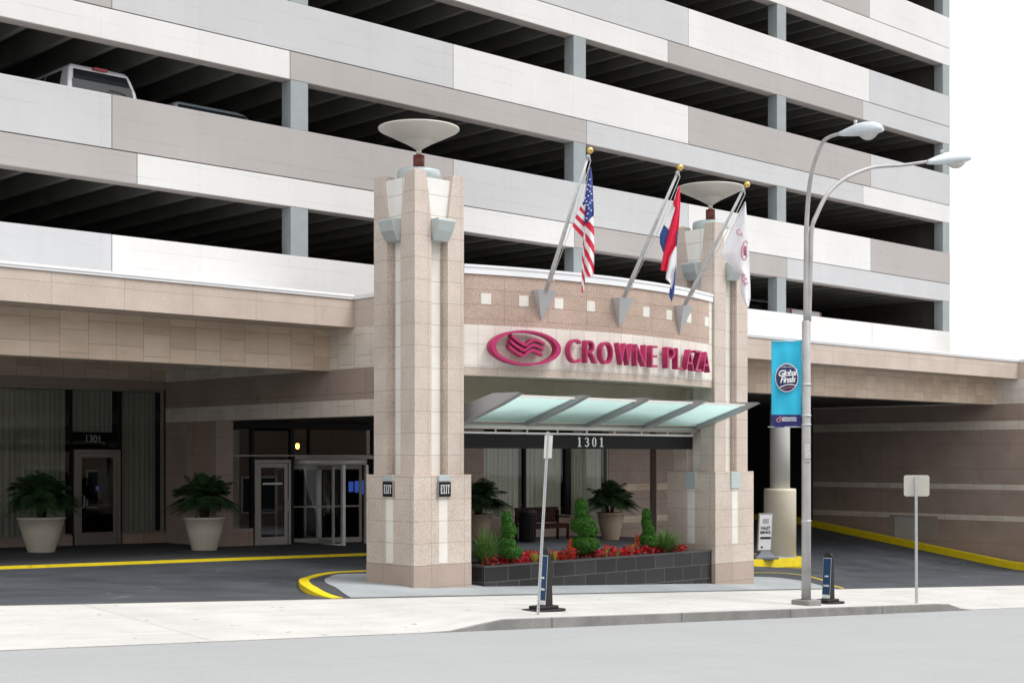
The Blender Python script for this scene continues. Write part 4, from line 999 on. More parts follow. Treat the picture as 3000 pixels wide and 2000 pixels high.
# broad leafed crotons: yellow green pairs and orange spikes
def croton(uc, vb, dd, h, mat, lab, n=9, up_=False):
    base = P(uc, vb, dd); base.z = .2
    t = thing('croton_plant', base, lab, 'bedding plant', 'croton plants among the red flowers')
    b = MB()
    for i in range(n):
        a = random.uniform(0, 2*math.pi); d = Vector((math.cos(a), math.sin(a), 0)); s = Vector((-d.y, d.x, 0))
        z0 = random.uniform(.1, .8)*h if up_ else 0
        L_ = z0 + .13 if up_ else h*random.uniform(.7, 1.05); out = .11*(1.3 - z0/h) if up_ else .34*h*random.uniform(.4, 1.2)
        pts = [base + Vector((0,0,z0)) + d*out*f + Vector((0,0,(L_-z0)*f*(1-.18*f))) for f in (0,.3,.6,.85,1)]
        ws = [.004, .010, .014, .008, .001] if up_ else [.006, .026, .032, .018, .001]
        for k in range(4): b.face([pts[k]-s*ws[k], pts[k]+s*ws[k], pts[k+1]+s*ws[k+1], pts[k+1]-s*ws[k+1]])
    b.build('leaves', mat, t, fix=False)
    b = MB(); b.tube([base, base + Vector((0,0,h*.35))], .008, 6); b.build('stem', M['boxcore'], t)
croton(1566, 1625, 27.6, .38, M['yleaf'], 'yellow green croton just left of the leaning signpost')
croton(1597, 1620, 27.8, .36, M['yleaf'], 'yellow green croton just right of the leaning signpost')
croton(1623, 1618, 28.0, .36, M['yleaf'], 'yellow green croton between the blue marker and the orange spike')
croton(1650, 1614, 28.2, .24, M['orange'], 'low orange croton left of the tallest topiary')
croton(1669, 1612, 28.3, .50, M['orange'], 'tall orange croton spike against the tallest topiary', 40, True)
croton(1775, 1610, 29.2, .34, M['yleaf'], 'yellow croton right of the tallest topiary')
croton(1806, 1606, 29.4, .30, M['yleaf'], 'small yellow croton under the tan palm pot')
croton(1838, 1604, 29.7, .36, M['orange'], 'orange and yellow croton right of the tan palm pot')
croton(1850, 1603, 29.8, .38, M['yleaf'], 'yellow edged croton beside the orange spike near the slim topiary')
croton(1866, 1600, 29.9, .50, M['orange'], 'orange croton spike left of the slim topiary', 40, True)
# the continuous bed of red begonias
b = MB()
cl = []
u = 1425
while u < 2000:
    d_ = 26.6 + (u - 1413) * (30.75 - 26.3) / 647
    if random.random() < .90 and not (1693 < u < 1712): cl.append((u, d_))
    u += random.uniform(4, 8)
for (u, d_) in cl:
    for rep in range(2):
        c = P(u + random.uniform(-4,4), 1640, d_ + random.uniform(.0, .55)); c.z = .30 + random.uniform(-.02, .05); R_ = random.uniform(.07, .12)
        tall = .05 + .05*math.sin(u*.11)
        for i in range(34):
            th = random.uniform(0, 2*math.pi); q = random.random()**.5
            p = c + Vector((math.cos(th)*q*R_*1.2, math.sin(th)*q*R_*1.2, random.uniform(-.04, tall + .06)))
            red = random.random() < .66; s2 = random.uniform(.016, .030) if red else random.uniform(.018, .035)
            for w_ in range(2 if red else 1):
                a = Vector((random.gauss(0,1), random.gauss(0,1), random.gauss(0,1))).normalized(); t = a.cross(Vector((random.gauss(0,1), random.gauss(0,1), .3))).normalized(); e = a.cross(t)
                b.face([p - t*s2, p - e*s2*.8, p + t*s2, p + e*s2*.8], 0 if red else 1)
o_ = b.build('flower_bed', [M['redflower'], M['flowerleaf']], None, fix=False)
tag(o_, 'bed of small red begonias along the top of the black planter', 'flowers', kind='stuff')

def potted_palm(u, vb, vt, wt, wb, lab, mat='pot', spread=1.0, hgt=1.0, dd=None, nf=46):
    base = G(u, vb) if dd is None else P(u, vb, dd)
    d = dep(base.x, base.y); k = d / F; H = (vb - vt)*k; rt = wt*k/2; rb = wb*k/2
    t = thing('potted_palm', base, lab, 'potted palm', 'palms in large round pots')
    b = MB(); b.lathe([(rb*.96, 0), (rb, .02), (rb + (rt-rb)*.62, H*.60), (rb + (rt-rb)*.63, H*.615), (rt*.965, H*.93), (rt, H*.94), (rt*1.01, H*.985), (rt*.97, H), (rt*.90, H), (rt*.88, H*.9), (.01, H*.9)], base, 40, 0, False)
    b.build('pot', M[mat], t)
    b = MB(); b.lathe([(.01, 0), (rt*.88, 0), (rt*.88, .02), (.01, .03)], base + Vector((0,0,H*.9)), 24, 0, False); b.build('soil', M['soil'], t)
    c0 = base + Vector((0,0,H*.92)); rs = MB(); st_ = MB(); ns = 3
    for q in range(ns):
        a = q*2.1; tp = c0 + Vector((math.cos(a)*.14, math.sin(a)*.14, .42*hgt)); st_.tube([c0 + Vector((math.cos(a)*.06, math.sin(a)*.06, -.02)), tp], [.05, .035], 8)
        for i in range(nf // ns + 3):
            az = random.uniform(0, 2*math.pi); el = random.uniform(-.12, 1.5); L_ = random.uniform(.62, .92)*spread
            dr = Vector((math.cos(az), math.sin(az), 0)); pts = []
            for j in range(15):
                f = j/14; pts.append(tp + dr*L_*f*math.cos(el*.9)*(1) + Vector((0,0, L_*(f*math.sin(el)*1.05 - (.62 if el > .2 else .40)*f*f*(1.1 - .3*el)))))
            for j in range(1, 15):
                tdir = (pts[j]-pts[j-1]).normalized(); sd = tdir.cross(Vector((0,0,1))).normalized(); nrm = sd.cross(tdir)
                f = j/14; ll = .26*math.sin(math.pi*(f*.82 + .12))*spread
                rs.face([pts[j-1] - sd*.006, pts[j-1] + sd*.006, pts[j] + sd*.005, pts[j] - sd*.005])
                for sg_ in (-1, 1):
                    for hh in (0, .33, .66):
                        p = pts[j-1].lerp(pts[j], hh); e = (sd*sg_*.8 + tdir*.55 + Vector((0,0,-.35*random.random()))).normalized(); w_ = tdir*.0065
                        rs.face([p - w_, p + w_, p + e*ll*.6 + w_*.8 - Vector((0,0,ll*.05)), p + e*ll - Vector((0,0,ll*.22)), p + e*ll*.6 - w_*.8 - Vector((0,0,ll*.05))])
    st_.build('trunk', M['soil'], t); rs.build('fronds', M['palm'], t, fix=False)
    return t
potted_palm(121, 1622, 1513, 138, 74, 'cream pot with bushy dark palm in front of the left window', spread=1.08, hgt=1.25, nf=90)
potted_palm(599, 1616, 1513, 121, 70, 'cream pot with drooping palm against the granite pilaster', spread=1.08, hgt=1.2, nf=90)
potted_palm(1789, 1580, 1500, 81, 50, 'tan pot with spreading palm seen over the middle of the planter', 'pot2', spread=1.15, hgt=1.0, nf=70)
potted_palm(1402, 1585, 1505, 84, 52, 'tan palm pot half hidden behind the nearer pylon', 'pot2', spread=1.15, hgt=1.1, nf=70)
# bench and litter bin in the recess
dB_ = 41.2; b0 = P(1594, 1590, dB_); k = dB_/F
bn = thing('wooden_bench', (b0.x, b0.y, gz(b0.x, b0.y)), 'dark red wooden bench with slatted back under the curtained window', 'bench')
zb = gz(b0.x, b0.y); x0, x1, y = b0.x - .75, b0.x + 1.0, b0.y
b = MB(); b.box(x0, x1, y - .05, y + .40, zb + .42, zb + .47); b.box(x0, x1, y - .06, y - .02, zb + .34, zb + .42); b.build('seat', M['bench'], bn, bevel=.01)
b = MB(); b.box(x0, x1, y + .41, y + .46, zb + .86, zb + .95); b.box(x0, x1, y + .41, y + .46, zb + .50, zb + .56)
x = x0 + .03
while x < x1 - .06: b.box(x, x + .05, y + .42, y + .45, zb + .56, zb + .86); x += .085
b.build('backrest', M['bench'], bn)
for xx in (x0, x1 - .06):
    for yy in (y - .04, y + .38):
        b = MB(); b.box(xx, xx + .06, yy, yy + .06, zb - .05, zb + (.418 if yy < y else .86)); b.build('leg', M['bench'], bn)
    b = MB(); b.box(xx - .01, xx + .07, y - .06, y + .40, zb + .64, zb + .68); b.build('armrest', M['bench'], bn)
c = P(1545, 1597, 40.3); zc = gz(c.x, c.y)
tb = thing('litter_bin', (c.x, c.y, zc), 'black slatted litter bin standing left of the wooden bench', 'litter bin')
b = MB(); b.lathe([(.19, -.05), (.21, .02), (.235, .80), (.22, .83)], (c.x, c.y, zc), 24)
for i in range(20):
    a = i*math.pi/10; p = Vector((c.x + .235*math.cos(a), c.y + .235*math.sin(a), 0)); b.obox((p.x, p.y), (math.cos(a), math.sin(a), 0), (-math.sin(a), math.cos(a), 0), .012, .025, zc + .03, zc + .78)
b.build('body', M['black'], tb)
b = MB(); b.lathe([(.25, .83), (.25, .88), (.17, .96), (.16, .90)], (c.x, c.y, zc), 24, 0, False); b.build('lid', M['rubber'], tb)

# ================================================================ STREET FURNITURE
pb = G(2362, 1771); ps = Vector((pb.x, pb.y, gz(pb.x, pb.y))); dl = dep(pb.x, pb.y)
lamp = thing('street_lamp', ps, 'tall grey street lamp with two curved arms, turquoise banner on its shaft', 'street lamp')
zt = ZC + (HV - 939) * dl / F
b = MB(); b.lathe([(.088, .06), (.084, 2.0), (.079, zt - ps.z - .02), (.06, zt - ps.z)], ps, 24); b.build('pole', M['polegrey'], lamp)
for zz in (1.55, 3.35, 3.52, 4.1):
    b = MB(); b.lathe([(.092, zz), (.094, zz + .02), (.092, zz + .035)], ps, 24); b.build('band_clamp', M['galv'], lamp)
b = MB(); b.box(ps.x - .20, ps.x + .20, ps.y - .20, ps.y + .20, ps.z - .04, ps.z + .10); b.build('base_plate', M['kerb'], lamp, bevel=.015)
b = MB(); rv_ = Vector((CY, -CX, 0))
q = P(2362, 1330, dl - .095)
b.obox((ps.x - CX*.088, ps.y - CY*.088), rv_, (CX, CY, 0), .045, .004, q.z - .15, q.z + .19); b.obox((ps.x - CX*.09 + rv_.x*.02, ps.y - CY*.09 + rv_.y*.02), rv_, (CX, CY, 0), .020, .006, q.z - .10, q.z + .19)
b.build('sticker', plain('worn_white_sticker', (.62,.61,.58), .7, var=.35, vs=30), lamp)
for i, tx_ in enumerate(('R A O N', 'S G A I')):
    text_obj(tx_, 'sticker_text', M['black'], lamp, Vector((ps.x - CX*.104, ps.y - CY*.104, q.z - .09 - .055*i)), rv_, (0,0,1), .035, 1, .004)
def arm(pts, d0, d1, lab):
    n = len(pts); q = []
    for i, (u, v) in enumerate(pts):
        f = (u - pts[0][0]) / (pts[-1][0] - pts[0][0]); q.append(P(u, v, d0 + (d1 - d0) * clamp(f, 0, 1)))
    # smooth it
    out = []; qq = [q[0]] + q + [q[-1]]
    for i in range(1, len(qq) - 2):
        for k in range(5):
            t = k/5; p0, p1, p2, p3 = qq[i-1:i+3]
            out.append(.5*((2*p1) + (p2-p0)*t + (2*p0-5*p1+4*p2-p3)*t*t + (3*p1-p0-3*p2+p3)*t**3))
    out.append(q[-1]); b = MB(); m = len(out)
    b.tube(out, [.048 - .018*i/m for i in range(m)], 14); a = b.build('arm', M['polegrey'], lamp); tag(a, lab); return out[-1]
eA = arm([(2361,941),(2362,740),(2362.5,671),(2369,569),(2379,503),(2393.5,455),(2411,417),(2432,401),(2466,391)], dl, 25.7, 'inner arm reaching over the street')
eB = arm([(2369,941),(2375,740),(2378,671),(2391,633),(2424,570),(2475,524),(2544,494),(2595,487),(2646,484),(2722,473)], dl, 28.1, 'longer arm reaching to the right')
def head(p0, p1, w, lab):
    ax = (p1 - p0); L_ = ax.length; ax = ax.normalized(); sd = ax.cross(Vector((0,0,1))).normalized(); up_ = sd.cross(ax)
    prof = [(0, .035, .035, .03), (.08, .05, .05, .04), (.22, .09, .08, .05), (.42, .14, .12, .06), (.62, .165, .13, .06), (.80, .155, .115, .055), (.93, .11, .075, .045), (1.0, .045, .03, .03)]
    rings = []
    for f, hw, ht, hb in prof:
        c = p0 + ax*L_*f; r = []
        for k in range(20):
            a = 2*math.pi*k/20; z = math.sin(a); r.append(c + sd*math.cos(a)*hw*w + up_*(z*ht*1.25 if z > 0 else z*hb*1.2)*w)
        rings.append(r)
    b = MB(); b.loft(rings, 0, True); h = b.build('lamp_head', M['lamphead'], lamp); tag(h, lab)
    b = MB(); rings = []
    for k in range(9):
        f = k/8; c = p0 + ax*L_*(.42 + .5*f) - up_*.04*w; r_ = math.sin(math.pi*clamp(f, .03, .97)); r = []
        for j in range(16):
            a = math.pi*j/15; r.append(c + sd*math.cos(a)*.13*w*r_ - up_*math.sin(a)*.13*w*r_)
        rings.append(r)
    b.loft(rings, 0, True, False, False); b.build('lens', M['lens'], h)
    b = MB(); c = p0 + ax*L_*.36 + up_*.14*w; b.tube([c, c + up_*.07], .03, 10); b.build('photocell', M['lens'], h)
head(P(2460, 393, 25.7), P(2587, 378, 25.1), 1.0, 'lamp head over the street'); head(P(2716, 476, 28.05), P(2842, 464, 28.6), 1.05, 'lamp head at the far right against the sky')
# banner
bt, bb_ = P(2300, 998, dl), P(2300, 1250, dl); wB = (2349 - 2260) * dl / F
ban = thing('street_banner', P(2349, 1250, dl), 'turquoise banner with a round navy badge and navy foot hung on the lamp post', 'banner')
def ripple(s, t, a=.015): return a*math.sin(s*6 + t*9) + a*.8*math.sin(s*11 - t*4) + .012*math.sin(t*25)*(1 if t < .12 else .2)
uR, uL, vT, vB = 2348.5, 2260, 997, 1251
b = MB(); V = []
for j in range(49):
    row = []
    for i in range(21):
        s, t = i/20, j/48; row.append(P(uL + (uR-uL)*s, vT + (vB-vT)*t + (2 - 4*s)*(1-t)*0, dl + ripple(s, t)))
    V.append(row)
for j in range(48):
    for i in range(20): b.face([V[j][i], V[j+1][i], V[j+1][i+1], V[j][i+1]], 1 if j >= 41 else 0, True)
b.build('cloth', [cloth('turquoise_vinyl', (.035,.50,.74)), cloth('navy_vinyl', (.03,.035,.16))], ban, solid=.004)
k = dl/F
def bp(u, v, o=.035): return P(u, v, dl - o)
def disc(b, u, v, r, o, m=0, n=40, th=.006, sq=1.0):
    c = bp(u, v, o); pts = [c + rv_*math.cos(2*math.pi*i/n)*r*k + Vector((0,0,1))*math.sin(2*math.pi*i/n)*r*k*sq for i in range(n)]
    b.prism(pts, Vector((CX, CY, 0))*th, m)
b = MB(); disc(b, 2305, 1106, 34, .040, 0, sq=1.24); disc(b, 2305, 1106, 31.5, .046, 1, sq=1.24); b.build('round_badge', [plain('badge_pink_white', (.80,.66,.70), .6), plain('badge_navy', (.03,.04,.13), .6)], ban)
for tx_, vv, uu in (('Global', 1093, 2306), ('Finals', 1112, 2307)):
    text_obj(tx_, 'badge_lettering', M['whitep'], ban, bp(uu, vv, .06), (rv_ + Vector((0,0,.06))), (0,0,1), 25*k, .92, .006, spacing=.88, bold=.004, shear=.25)
b = MB(); pts = [bp(2282 + 50*f, 1136 - 9*math.sin(f*2.6) - 2*f, .058) for f in [i/10 for i in range(11)]]; b.tube(pts, .009, 6)
pts = [bp(2290 + 40*f, 1141 - 7*math.sin(f*2.6), .058) for f in [i/10 for i in range(11)]]; b.tube(pts, .005, 6, 1)
b.build('badge_swoosh', [M['whitep'], plain('coral_print', (.75,.22,.10), .6)], ban)
text_obj('GLOBAL FINALS', 'badge_small_text', M['whitep'], ban, bp(2305, 1074.5, .058), rv_, (0,0,1), 5.2*k, .9, .004)
for tx_, vv in (('DESTINATION', 1224.5), ('IMAGINATION', 1231)):
    text_obj(tx_, 'foot_lettering', M['whitep'], ban, bp(2312, vv, .045), rv_, (0,0,1), 7.6*k, .85, .004, bold=.001)
b = MB(); pts = [bp(2281 + 6*math.cos(a*.6), 1230 + 5*math.sin(a*.6), .045) for a in range(9)]; b.tube(pts, .007, 6); pts = [bp(2286 + 4*math.cos(a*.7), 1224 + 4*math.sin(a*.7), .045) for a in range(9)]; b.tube(pts, .006, 6)
b.build('foot_logo', plain('salmon_print', (.80,.40,.30), .6), ban)
b = MB(); b.tube([P(2362, 999, dl), P(2258, 999.5, dl)], .009, 8); b.tube([P(2362, 1250, dl), P(2250, 1250, dl)], .009, 8); b.build('rod', M['galv'], ban)

# sign posts seen from behind
def square_post(b, p0, p1, hw=.022):
    ax = (p1 - p0).normalized(); a = Vector((CY, -CX, 0)); a = (a - ax*a.dot(ax)).normalized(); c = ax.cross(a)
    b.loft([[p + a*hw + c*hw, p - a*hw + c*hw, p - a*hw - c*hw, p + a*hw - c*hw] for p in (p0, p1)])
def holes(b, p0, p1, toward, n):
    ax = p1 - p0; a = Vector((CY, -CX, 0))
    for i in range(n):
        c = p0 + ax*((i+.5)/n) + toward*.0225; b.prism([c + a*.007*math.cos(k*math.pi/4) + Vector((0,0,.007*math.sin(k*math.pi/4))) for k in range(8)], toward*.0015)
b0 = G(1576, 1799); dq = dep(b0.x, b0.y); tp = P(1605.5, 1264, dq)
s1 = thing('sign_post', b0, 'perforated steel signpost leaning right, its plate seen almost edge-on', 'signpost', 'steel signposts on the pavement')
b = MB(); square_post(b, b0 - (tp-b0).normalized()*.1, tp); b.build('post', M['galv'], s1)
b = MB(); holes(b, b0, tp, Vector((-CX, -CY, 0)), 70); b.build('post_holes', plain('hole_shadow', (.10,.10,.10), .9), s1)
aU = (tp - b0).normalized(); c = P(1606, 1308, dq); sd = Vector((CY*.42 + CX*.9, -CX*.42 + CY*.9, 0)).normalized()
b = MB(); w_, h_ = .15, .175; off = Vector((CX, CY, 0))*.03
b.prism([c + off + sd*w_*sx + aU*h_*sz for sx, sz in ((-1,-1),(1,-1),(1,1),(-1,1))], sd.cross(aU)*.004); b.build('sign_plate', plain('sign_back_metal', (.60,.61,.58), .5, .2), s1, bevel=.0)
b0 = G(2685, 1766); dq = dep(b0.x, b0.y); tp = P(2683.5, 1396, dq)
s2 = thing('sign_post', b0, 'upright signpost with a rounded square plate seen from the back', 'signpost', 'steel signposts on the pavement')
b = MB(); square_post(b, b0 - Vector((0,0,.1)), tp, .024); b.build('post', M['galv'], s2)
b = MB(); holes(b, b0, tp, Vector((-CX, -CY, 0)), 60); b.build('post_holes', plain('hole_shadow', (.10,.10,.10), .9), s2)
b = MB(); c = P(2685.5, 1422, dq + .035); hw, hh, rc = 37.5*dq/F, 31*dq/F, .05; pts = []
for sx, sz, a0 in ((1,1,0), (-1,1,1), (-1,-1,2), (1,-1,3)):
    for i in range(6):
        a = (a0 + i/5)*math.pi/2; pts.append(c + rv_*(sx*(hw-rc) + rc*math.cos(a)) + Vector((0,0,sz*(hh-rc) + rc*math.sin(a))))
b.prism(pts, Vector((CX, CY, 0))*.004); b.build('sign_plate', plain('beige_sign_back', (.56,.55,.49), .55, .1), s2)

# lane delineators
def delineator(u, v, lab, first=None):
    g = G(u, v)
    if first:
        dlt = g - WL[first.name]; c = copy_tree(first, None, dlt); c.location = g; c['label'] = lab; return c
    t = thing('lane_marker', g, lab, 'lane marker', 'black rubber lane markers')
    x, y, z = g.x, g.y, g.z
    b = MB(); b.box(x - .30, x + .30, y - .20, y + .20, z - .01, z + .035); b.build('base', M['rubber'], t, bevel=.014)
    b = MB(); b.box(x - .20, x + .20, y - .14, y + .14, z + .036, z + .085); b.build('base_step', M['rubber'], t, bevel=.014)
    b = MB(); b.loft([[Vector((x + dx*a + c0, y + dy*w_, z + zz)) for dx, dy in ((-1,-1),(1,-1),(1,1),(-1,1))] for zz, a, w_, c0 in ((.08, .080, .098, .03), (.90, .035, .092, .045), (.945, .03, .075, .045), (.965, .02, .045, .045))])
    b.build('blade', M['rubber'], t, bevel=.012)
    b = MB(); b.tube([(x + .02, y - .035, z + .96), (x + .02, y - .02, z + 1.0), (x + .02, y + .02, z + 1.0), (x + .02, y + .035, z + .96)], .010, 8); b.build('grip', M['rubber'], t)
    def face(z_, o=.006): f = (z_ - .08)/.82; return x - .050 + .060*f - o
    def quad(b, y0, y1, z0, z1, o, m=0):
        q = [(face(z0, o), y0, z + z0), (face(z0, o), y1, z + z0), (face(z1, o), y1, z + z1), (face(z1, o), y0, z + z1)]; b.prism([Vector(p) for p in q], (-.002, 0, 0), m)
    b = MB(); quad(b, y - .090, y + .090, .10, .87, .002); pn = b.build('panel_border', M['whitep'], t)
    b = MB(); quad(b, y - .085, y + .085, .17, .862, .006); b.build('blue_panel', M['navy'], pn)
    for tx_, zz in (('LANE', .52), ('CLOSED', .34)):
        text_obj(tx_, 'lettering', M['whitep'], pn, (face(zz, .012), y, z + zz), (0,-1,0), (.07,0,1), .042, .8, .004, bold=.002)
    return t
lm = delineator(1593, 1788, 'lane marker behind the leaning signpost, blue panel reading LANE CLOSED')
# the second stands right of the lamp post
lm2 = delineator(2424, 1766, 'lane marker with blue panel standing right of the lamp post', lm)

# valet sign
c = P(2240, 1625, 42.2); c.z = islz(c.x, c.y)
vs = thing('valet_sign', c, 'upright white VALET SERVICE board on a grey weighted foot beside the column', 'sign board')
vr = Vector((CY*.9 + .2, -CX*.9 + .1, 0)).normalized(); vn = Vector((-vr.y, vr.x, 0)); up = Vector((0,0,1)) + vr*.05 
kk = 42.2/F
def vq(x, z, o=0): return c + vr*x + up*z - vn*o
b = MB(); b.prism([vq(-.25,.24), vq(.21,.24), vq(.21,1.36), vq(-.25,1.36)], vn*.05); b.build('frame', M['aluD'], vs, bevel=.008)
b = MB(); b.prism([vq(-.215,.27,.006), vq(.175,.27,.006), vq(.175,1.32,.006), vq(-.215,1.32,.006)], vn*.004); bd = b.build('board', M['whitep'], vs)
for tx_, z_, s__ in (('VALET', .92, .125), ('SERVICE', .79, .105)): text_obj(tx_, 'lettering', M['black'], bd, vq(-.02, z_, .012), vr, up, s__, .85, .004, bold=.003)
b = MB(); b.prism([vq(-.17,.60,.014), vq(.16,.60,.014), vq(.16,.66,.014), vq(-.17,.66,.014)], vn*.004); b.prism([vq(-.14,.33,.014), vq(-.08,.33,.014), vq(-.08,.38,.014), vq(-.14,.38,.014)], vn*.004)
for z_ in (1.17, 1.12, 1.07): b.prism([vq(-.12,z_,.014), vq(.08,z_,.014), vq(.08,z_+.012,.014), vq(-.12,z_+.012,.014)], vn*.004)
b.build('printed_bars', M['black'], bd)
b = MB(); b.loft([[c + vr*(x*s0) + vn*(y_*s0) + Vector((0,0,z_)) for x, y_ in ((-.36,-.22),(.36,-.22),(.36,.22),(-.36,.22))] for z_, s0 in ((0,1),(.06,.98),(.14,.62),(.24,.35))]); b.build('foot', plain('grey_plastic_foot', (.16,.17,.20), .6), vs, bevel=.01)

# ================================================================ PARKED CARS
def car(name, x, y, zf, w, L, h, belt, paint, lab, kind='suv', dark=False):
    """rear faces the street (-Y)"""
    t = thing(name, (x, y, zf), lab, {'suv': 'car', 'van': 'van', 'pickup': 'pickup truck'}[kind])
    hw = w/2
    def ring(y_, half, z0, z1, rnd=.08):
        return [Vector((x - half, y_, z0)), Vector((x + half, y_, z0)), Vector((x + half, y_, z1 - rnd)), Vector((x + half - rnd*.8, y_, z1)), Vector((x - half + rnd*.8, y_, z1)), Vector((x - half, y_, z1 - rnd))]
    b = MB(); b.loft([ring(y, hw*.93, zf + .4, zf + belt - .03), ring(y + .12, hw, zf + .25, zf + belt), ring(y + L - 1.1, hw, zf + .25, zf + belt), ring(y + L - .9, hw*.99, zf + .25, zf + belt - .06), ring(y + L - .1, hw*.94, zf + .3, zf + belt - .22), ring(y + L, hw*.85, zf + .4, zf + belt - .35)])
    body = b.build('body', paint, t, bevel=.03)
    def gh(y_, half, z): return [(x - half, y_, z), (x + half, y_, z)]
    if kind == 'pickup': ya, yb, yc, yd = y + 1.9, y + 2.1, y + L - 2.3, y + L - 1.7
    else: ya, yb, yc, yd = y + .06, y + .30, y + L - 2.1, y + L - 1.25
    z0, z1 = zf + belt - .01, zf + h; ti = hw - .30 if kind != 'van' else hw - .22
    def rr_(y_, z_, half, k=.10): return [Vector((x - half, y_, z_)), Vector((x + half, y_, z_))]
    b = MB()
    rings = []
    for f in (0, .35, .7, .88, .96, 1.0):
        z_ = z0 + (z1 - z0)*f; e = f**1.5 if f < .9 else f + (f-.9)*2.2
        half = (hw - .05) + (ti - hw + .05)*min(e, 1.25); y0_ = ya + (yb - ya)*e; y1_ = yd + (yc - yd)*e
        rings.append([Vector((x - half, y0_, z_)), Vector((x + half, y0_, z_)), Vector((x + half, y1_, z_)), Vector((x - half, y1_, z_))])
    b.loft(rings); b.build('roof', paint, t, bevel=.07)
    gl = M['carglass']
    def wq(f): 
        z_ = z0 + (z1 - z0)*f; e = f**1.5; return (hw - .05) + (ti - hw + .05)*e, ya + (yb - ya)*e, yd + (yc - yd)*e, z_
    a, c_ = wq(.06), wq(.80); m1 = wq(.45)
    b = MB()
    for p_, q_ in ((a, m1), (m1, c_)):
        b.face([(x - p_[0] + .11, p_[1] - .012, p_[3]), (x + p_[0] - .11, p_[1] - .012, p_[3]), (x + q_[0] - .09, q_[1] - .012, q_[3]), (x - q_[0] + .09, q_[1] - .012, q_[3])], 0)
    b.build('rear_window', gl, t, solid=.01)
    for sgn in (-1, 1):
        for (s0, s1) in ((.12, .40), (.44, .68), (.72, .95)):
            b = MB()
            for p_, q_ in ((a, m1), (m1, c_)):
                yy = lambda r_, s: r_[1] + (r_[2] - r_[1])*s
                b.face([(x + sgn*(p_[0] + .008), yy(p_, s0), p_[3]), (x + sgn*(p_[0] + .008), yy(p_, s1), p_[3]), (x + sgn*(q_[0] + .008), yy(q_, s1), q_[3]), (x + sgn*(q_[0] + .008), yy(q_, s0), q_[3])], 0)
            b.build('side_window', gl, t, solid=.01)
    for sx in (-1, 1):
        for yy in (y + .8, y + L - .95):
            b = MB(); b.tube([(x + sx*(hw - .22), yy, zf + .34), (x + sx*(hw + .005), yy, zf + .34)], .34, 24); wh = b.build('wheel', M['rubber'], t)
            b = MB(); b.tube([(x + sx*(hw + .004), yy, zf + .34), (x + sx*(hw + .012), yy, zf + .34)], .20, 18); b.build('rim', M['alu'], wh)
        b = MB(); b.box(x + sx*(hw - .13) - .06, x + sx*(hw - .13) + .06, y - .012, y + .05, zf + belt - .42, zf + belt - .05); b.build('tail_light', M['tail'], t, bevel=.01)
    return t, body
paintW = plain('white_car_paint', (.80,.81,.84), .25, var=.02, coat=.6); paintS = plain('silver_car_paint', (.47,.55,.62), .28, .5, var=.02, coat=.6); paintK = plain('black_car_paint', (.02,.02,.025), .22, var=.02, coat=.6)
zfl = J[1] + .18
x1, x2 = XY(200, 29.2), XY(398, 29.2)
v1, _ = car('parked_van', (x1 + x2)/2, 29.1, zfl, (x2 - x1) + .18, 4.7, 1.79, 1.10, paintW, 'white van with a high brake light parked behind the upper left parapet', 'van')
b = MB(); xm = (x1 + x2)/2; b.box(xm - .16, xm + .16, 29.27, 29.37, zfl + 1.70, zfl + 1.75); b.build('brake_light', M['tail'], v1)
b = MB(); b.tube([(xm + .12, 29.12, zfl + 1.25), (xm + .38, 29.1, zfl + 1.23), (xm + .52, 29.1, zfl + 1.19)], .012, 6); b.build('wiper', M['black'], v1)
x1, x2 = XY(505, 29.4), XY(722, 29.4)
car('parked_car', (x1 + x2)/2, 29.1, zfl, (x2 - x1) + .42, 4.6, 1.40, .95, paintS, 'silver car, only its roof showing above the taupe parapet', 'suv')
zfl0 = J[0] + .18
x1, x2 = XY(2300, 30.4), XY(2394, 30.4)
v3, _ = car('parked_pickup', (x1 + x2)/2, 30.2, zfl0, (x2 - x1) + .1, 5.4, 2.05, 1.50, paintW, 'silver pickup with its tailgate towards the street, low right bay', 'pickup')
b = MB(); b.box((x1+x2)/2 - .12, (x1+x2)/2 + .12, 30.185, 30.2, zfl0 + 1.26, zfl0 + 1.36); b.build('tailgate_handle', M['black'], v3)
car('parked_car', XY(2214, 30.2), 30.2, zfl0, 1.8, 4.6, 1.52, 1.0, paintK, 'dark car in shadow left of the low right bay column', 'suv')
# ================================================================ ACROSS THE STREET (unseen building added for glass reflections and to shade the low sky)
ob_ = thing('unseen_building', (10, -16, st(10) - .2), 'unseen tan brick building added across the street, mirrored in the hotel glass and shading the low sky', 'building')
wb = granite('tan_brick', (.36,.27,.20), w=.42, h=.14, mortar=.012)
b = MB(); b.box(-30, 60, -24, -16, -6, 13.6); b.build('wall', wb, ob_)
b = MB(); b.box(-30.2, 60.2, -24.2, -15.8, 13.602, 14.2); b.build('cornice', M['trav'], ob_)
x = -28
while x < 58:
    zb_ = st(x) + .5
    b = MB(); b.box(x, x + 2.6, -15.99, -15.90, zb_, zb_ + 2.4); f_ = b.build('window', M['alu'], ob_)
    b = MB(); b.box(x + .12, x + 2.48, -15.895, -15.88, zb_ + .12, zb_ + 2.28); b.build('pane', M['carglass'], f_)
    b = MB(); b.box(x + .5, x + 2.1, -15.99, -15.92, 4.6, 6.4); b.build('upper_window', M['carglass'], ob_)
    x += 4.1
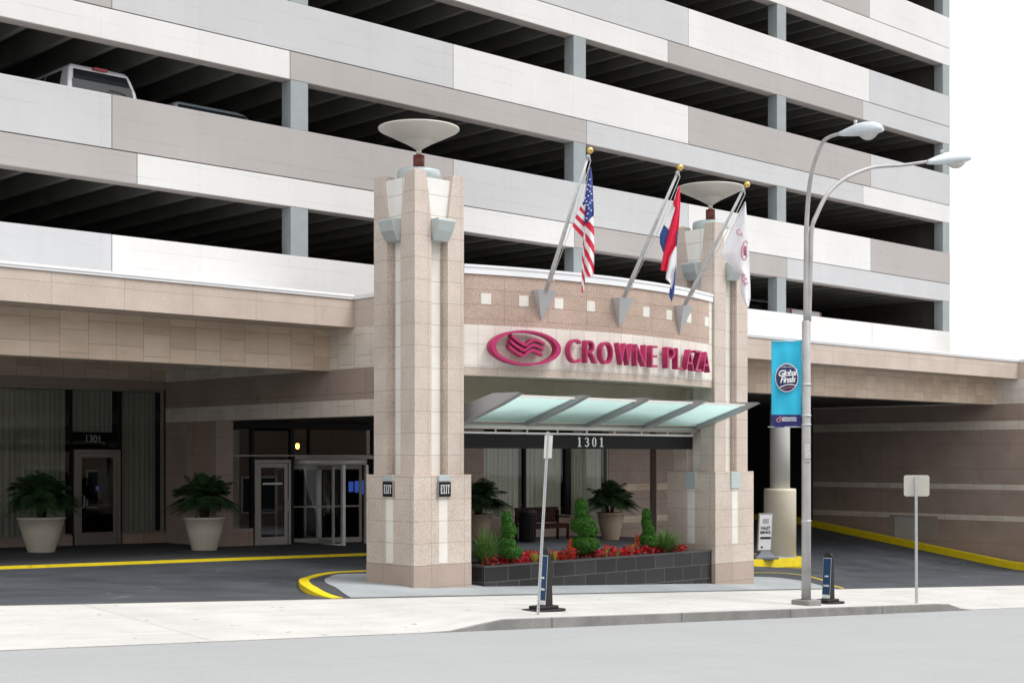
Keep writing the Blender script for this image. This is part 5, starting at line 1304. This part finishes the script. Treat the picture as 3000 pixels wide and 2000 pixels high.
# ================================================================ CAMERA AND LIGHT
cam = bpy.data.cameras.new('camera'); co = bpy.data.objects.new('camera', cam); C.objects.link(co); S.camera = co
co.location = (0, 0, ZC); co.rotation_euler = (math.pi/2, 0, -math.atan2(CX, CY))
cam.sensor_width = 36; cam.lens = F/3000*36; cam.shift_y = (HV - 1000)/3000; cam.clip_end = 2000; cam.clip_start = .1
AZ = math.radians(SUN_AZ); EL = math.radians(SUN_EL)
sl = bpy.data.lights.new('sun', 'SUN'); sl.energy = SUN_E; sl.angle = math.radians(25); sl.color = (1, .985, .965)
so = bpy.data.objects.new('sun', sl); C.objects.link(so)
sv = Vector((math.cos(EL)*math.cos(AZ), math.cos(EL)*math.sin(AZ), math.sin(EL)))     # towards the sun
so.rotation_euler = sv.to_track_quat('Z', 'Y').to_euler(); so.location = (0, 0, 40)
w = bpy.data.worlds.new('World'); S.world = w; w.use_nodes = True; nt = w.node_tree
bg = nt.nodes['Background']; sky = nt.nodes.new('ShaderNodeTexSky'); sky.sky_type = 'NISHITA'; sky.sun_disc = False
sky.sun_elevation = EL; sky.sun_rotation = math.pi/2 - AZ; sky.air_density = 1.0; sky.dust_density = 4.0; sky.ozone_density = 1.0
hsv = nt.nodes.new('ShaderNodeHueSaturation'); hsv.inputs['Saturation'].default_value = .10
# an overcast deck evens the sky out: mix the clear-sky colour with flat cloud white
mx = nt.nodes.new('ShaderNodeMix'); mx.data_type = 'RGBA'; mx.inputs[0].default_value = .75; mx.inputs[7].default_value = (CLOUD, CLOUD, CLOUD*1.01, 1)
nt.links.new(sky.outputs[0], hsv.inputs['Color']); nt.links.new(hsv.outputs[0], mx.inputs[6]); nt.links.new(mx.outputs[2], bg.inputs['Color']); bg.inputs['Strength'].default_value = .12
S.view_settings.view_transform = 'Standard'; S.view_settings.look = 'None'; S.view_settings.exposure = EXPO; S.view_settings.gamma = 1; S.view_settings.use_curve_mapping = False
S.cycles.max_bounces = 8; S.cycles.diffuse_bounces = 4; S.cycles.transparent_max_bounces = 12; S.cycles.use_denoising = True
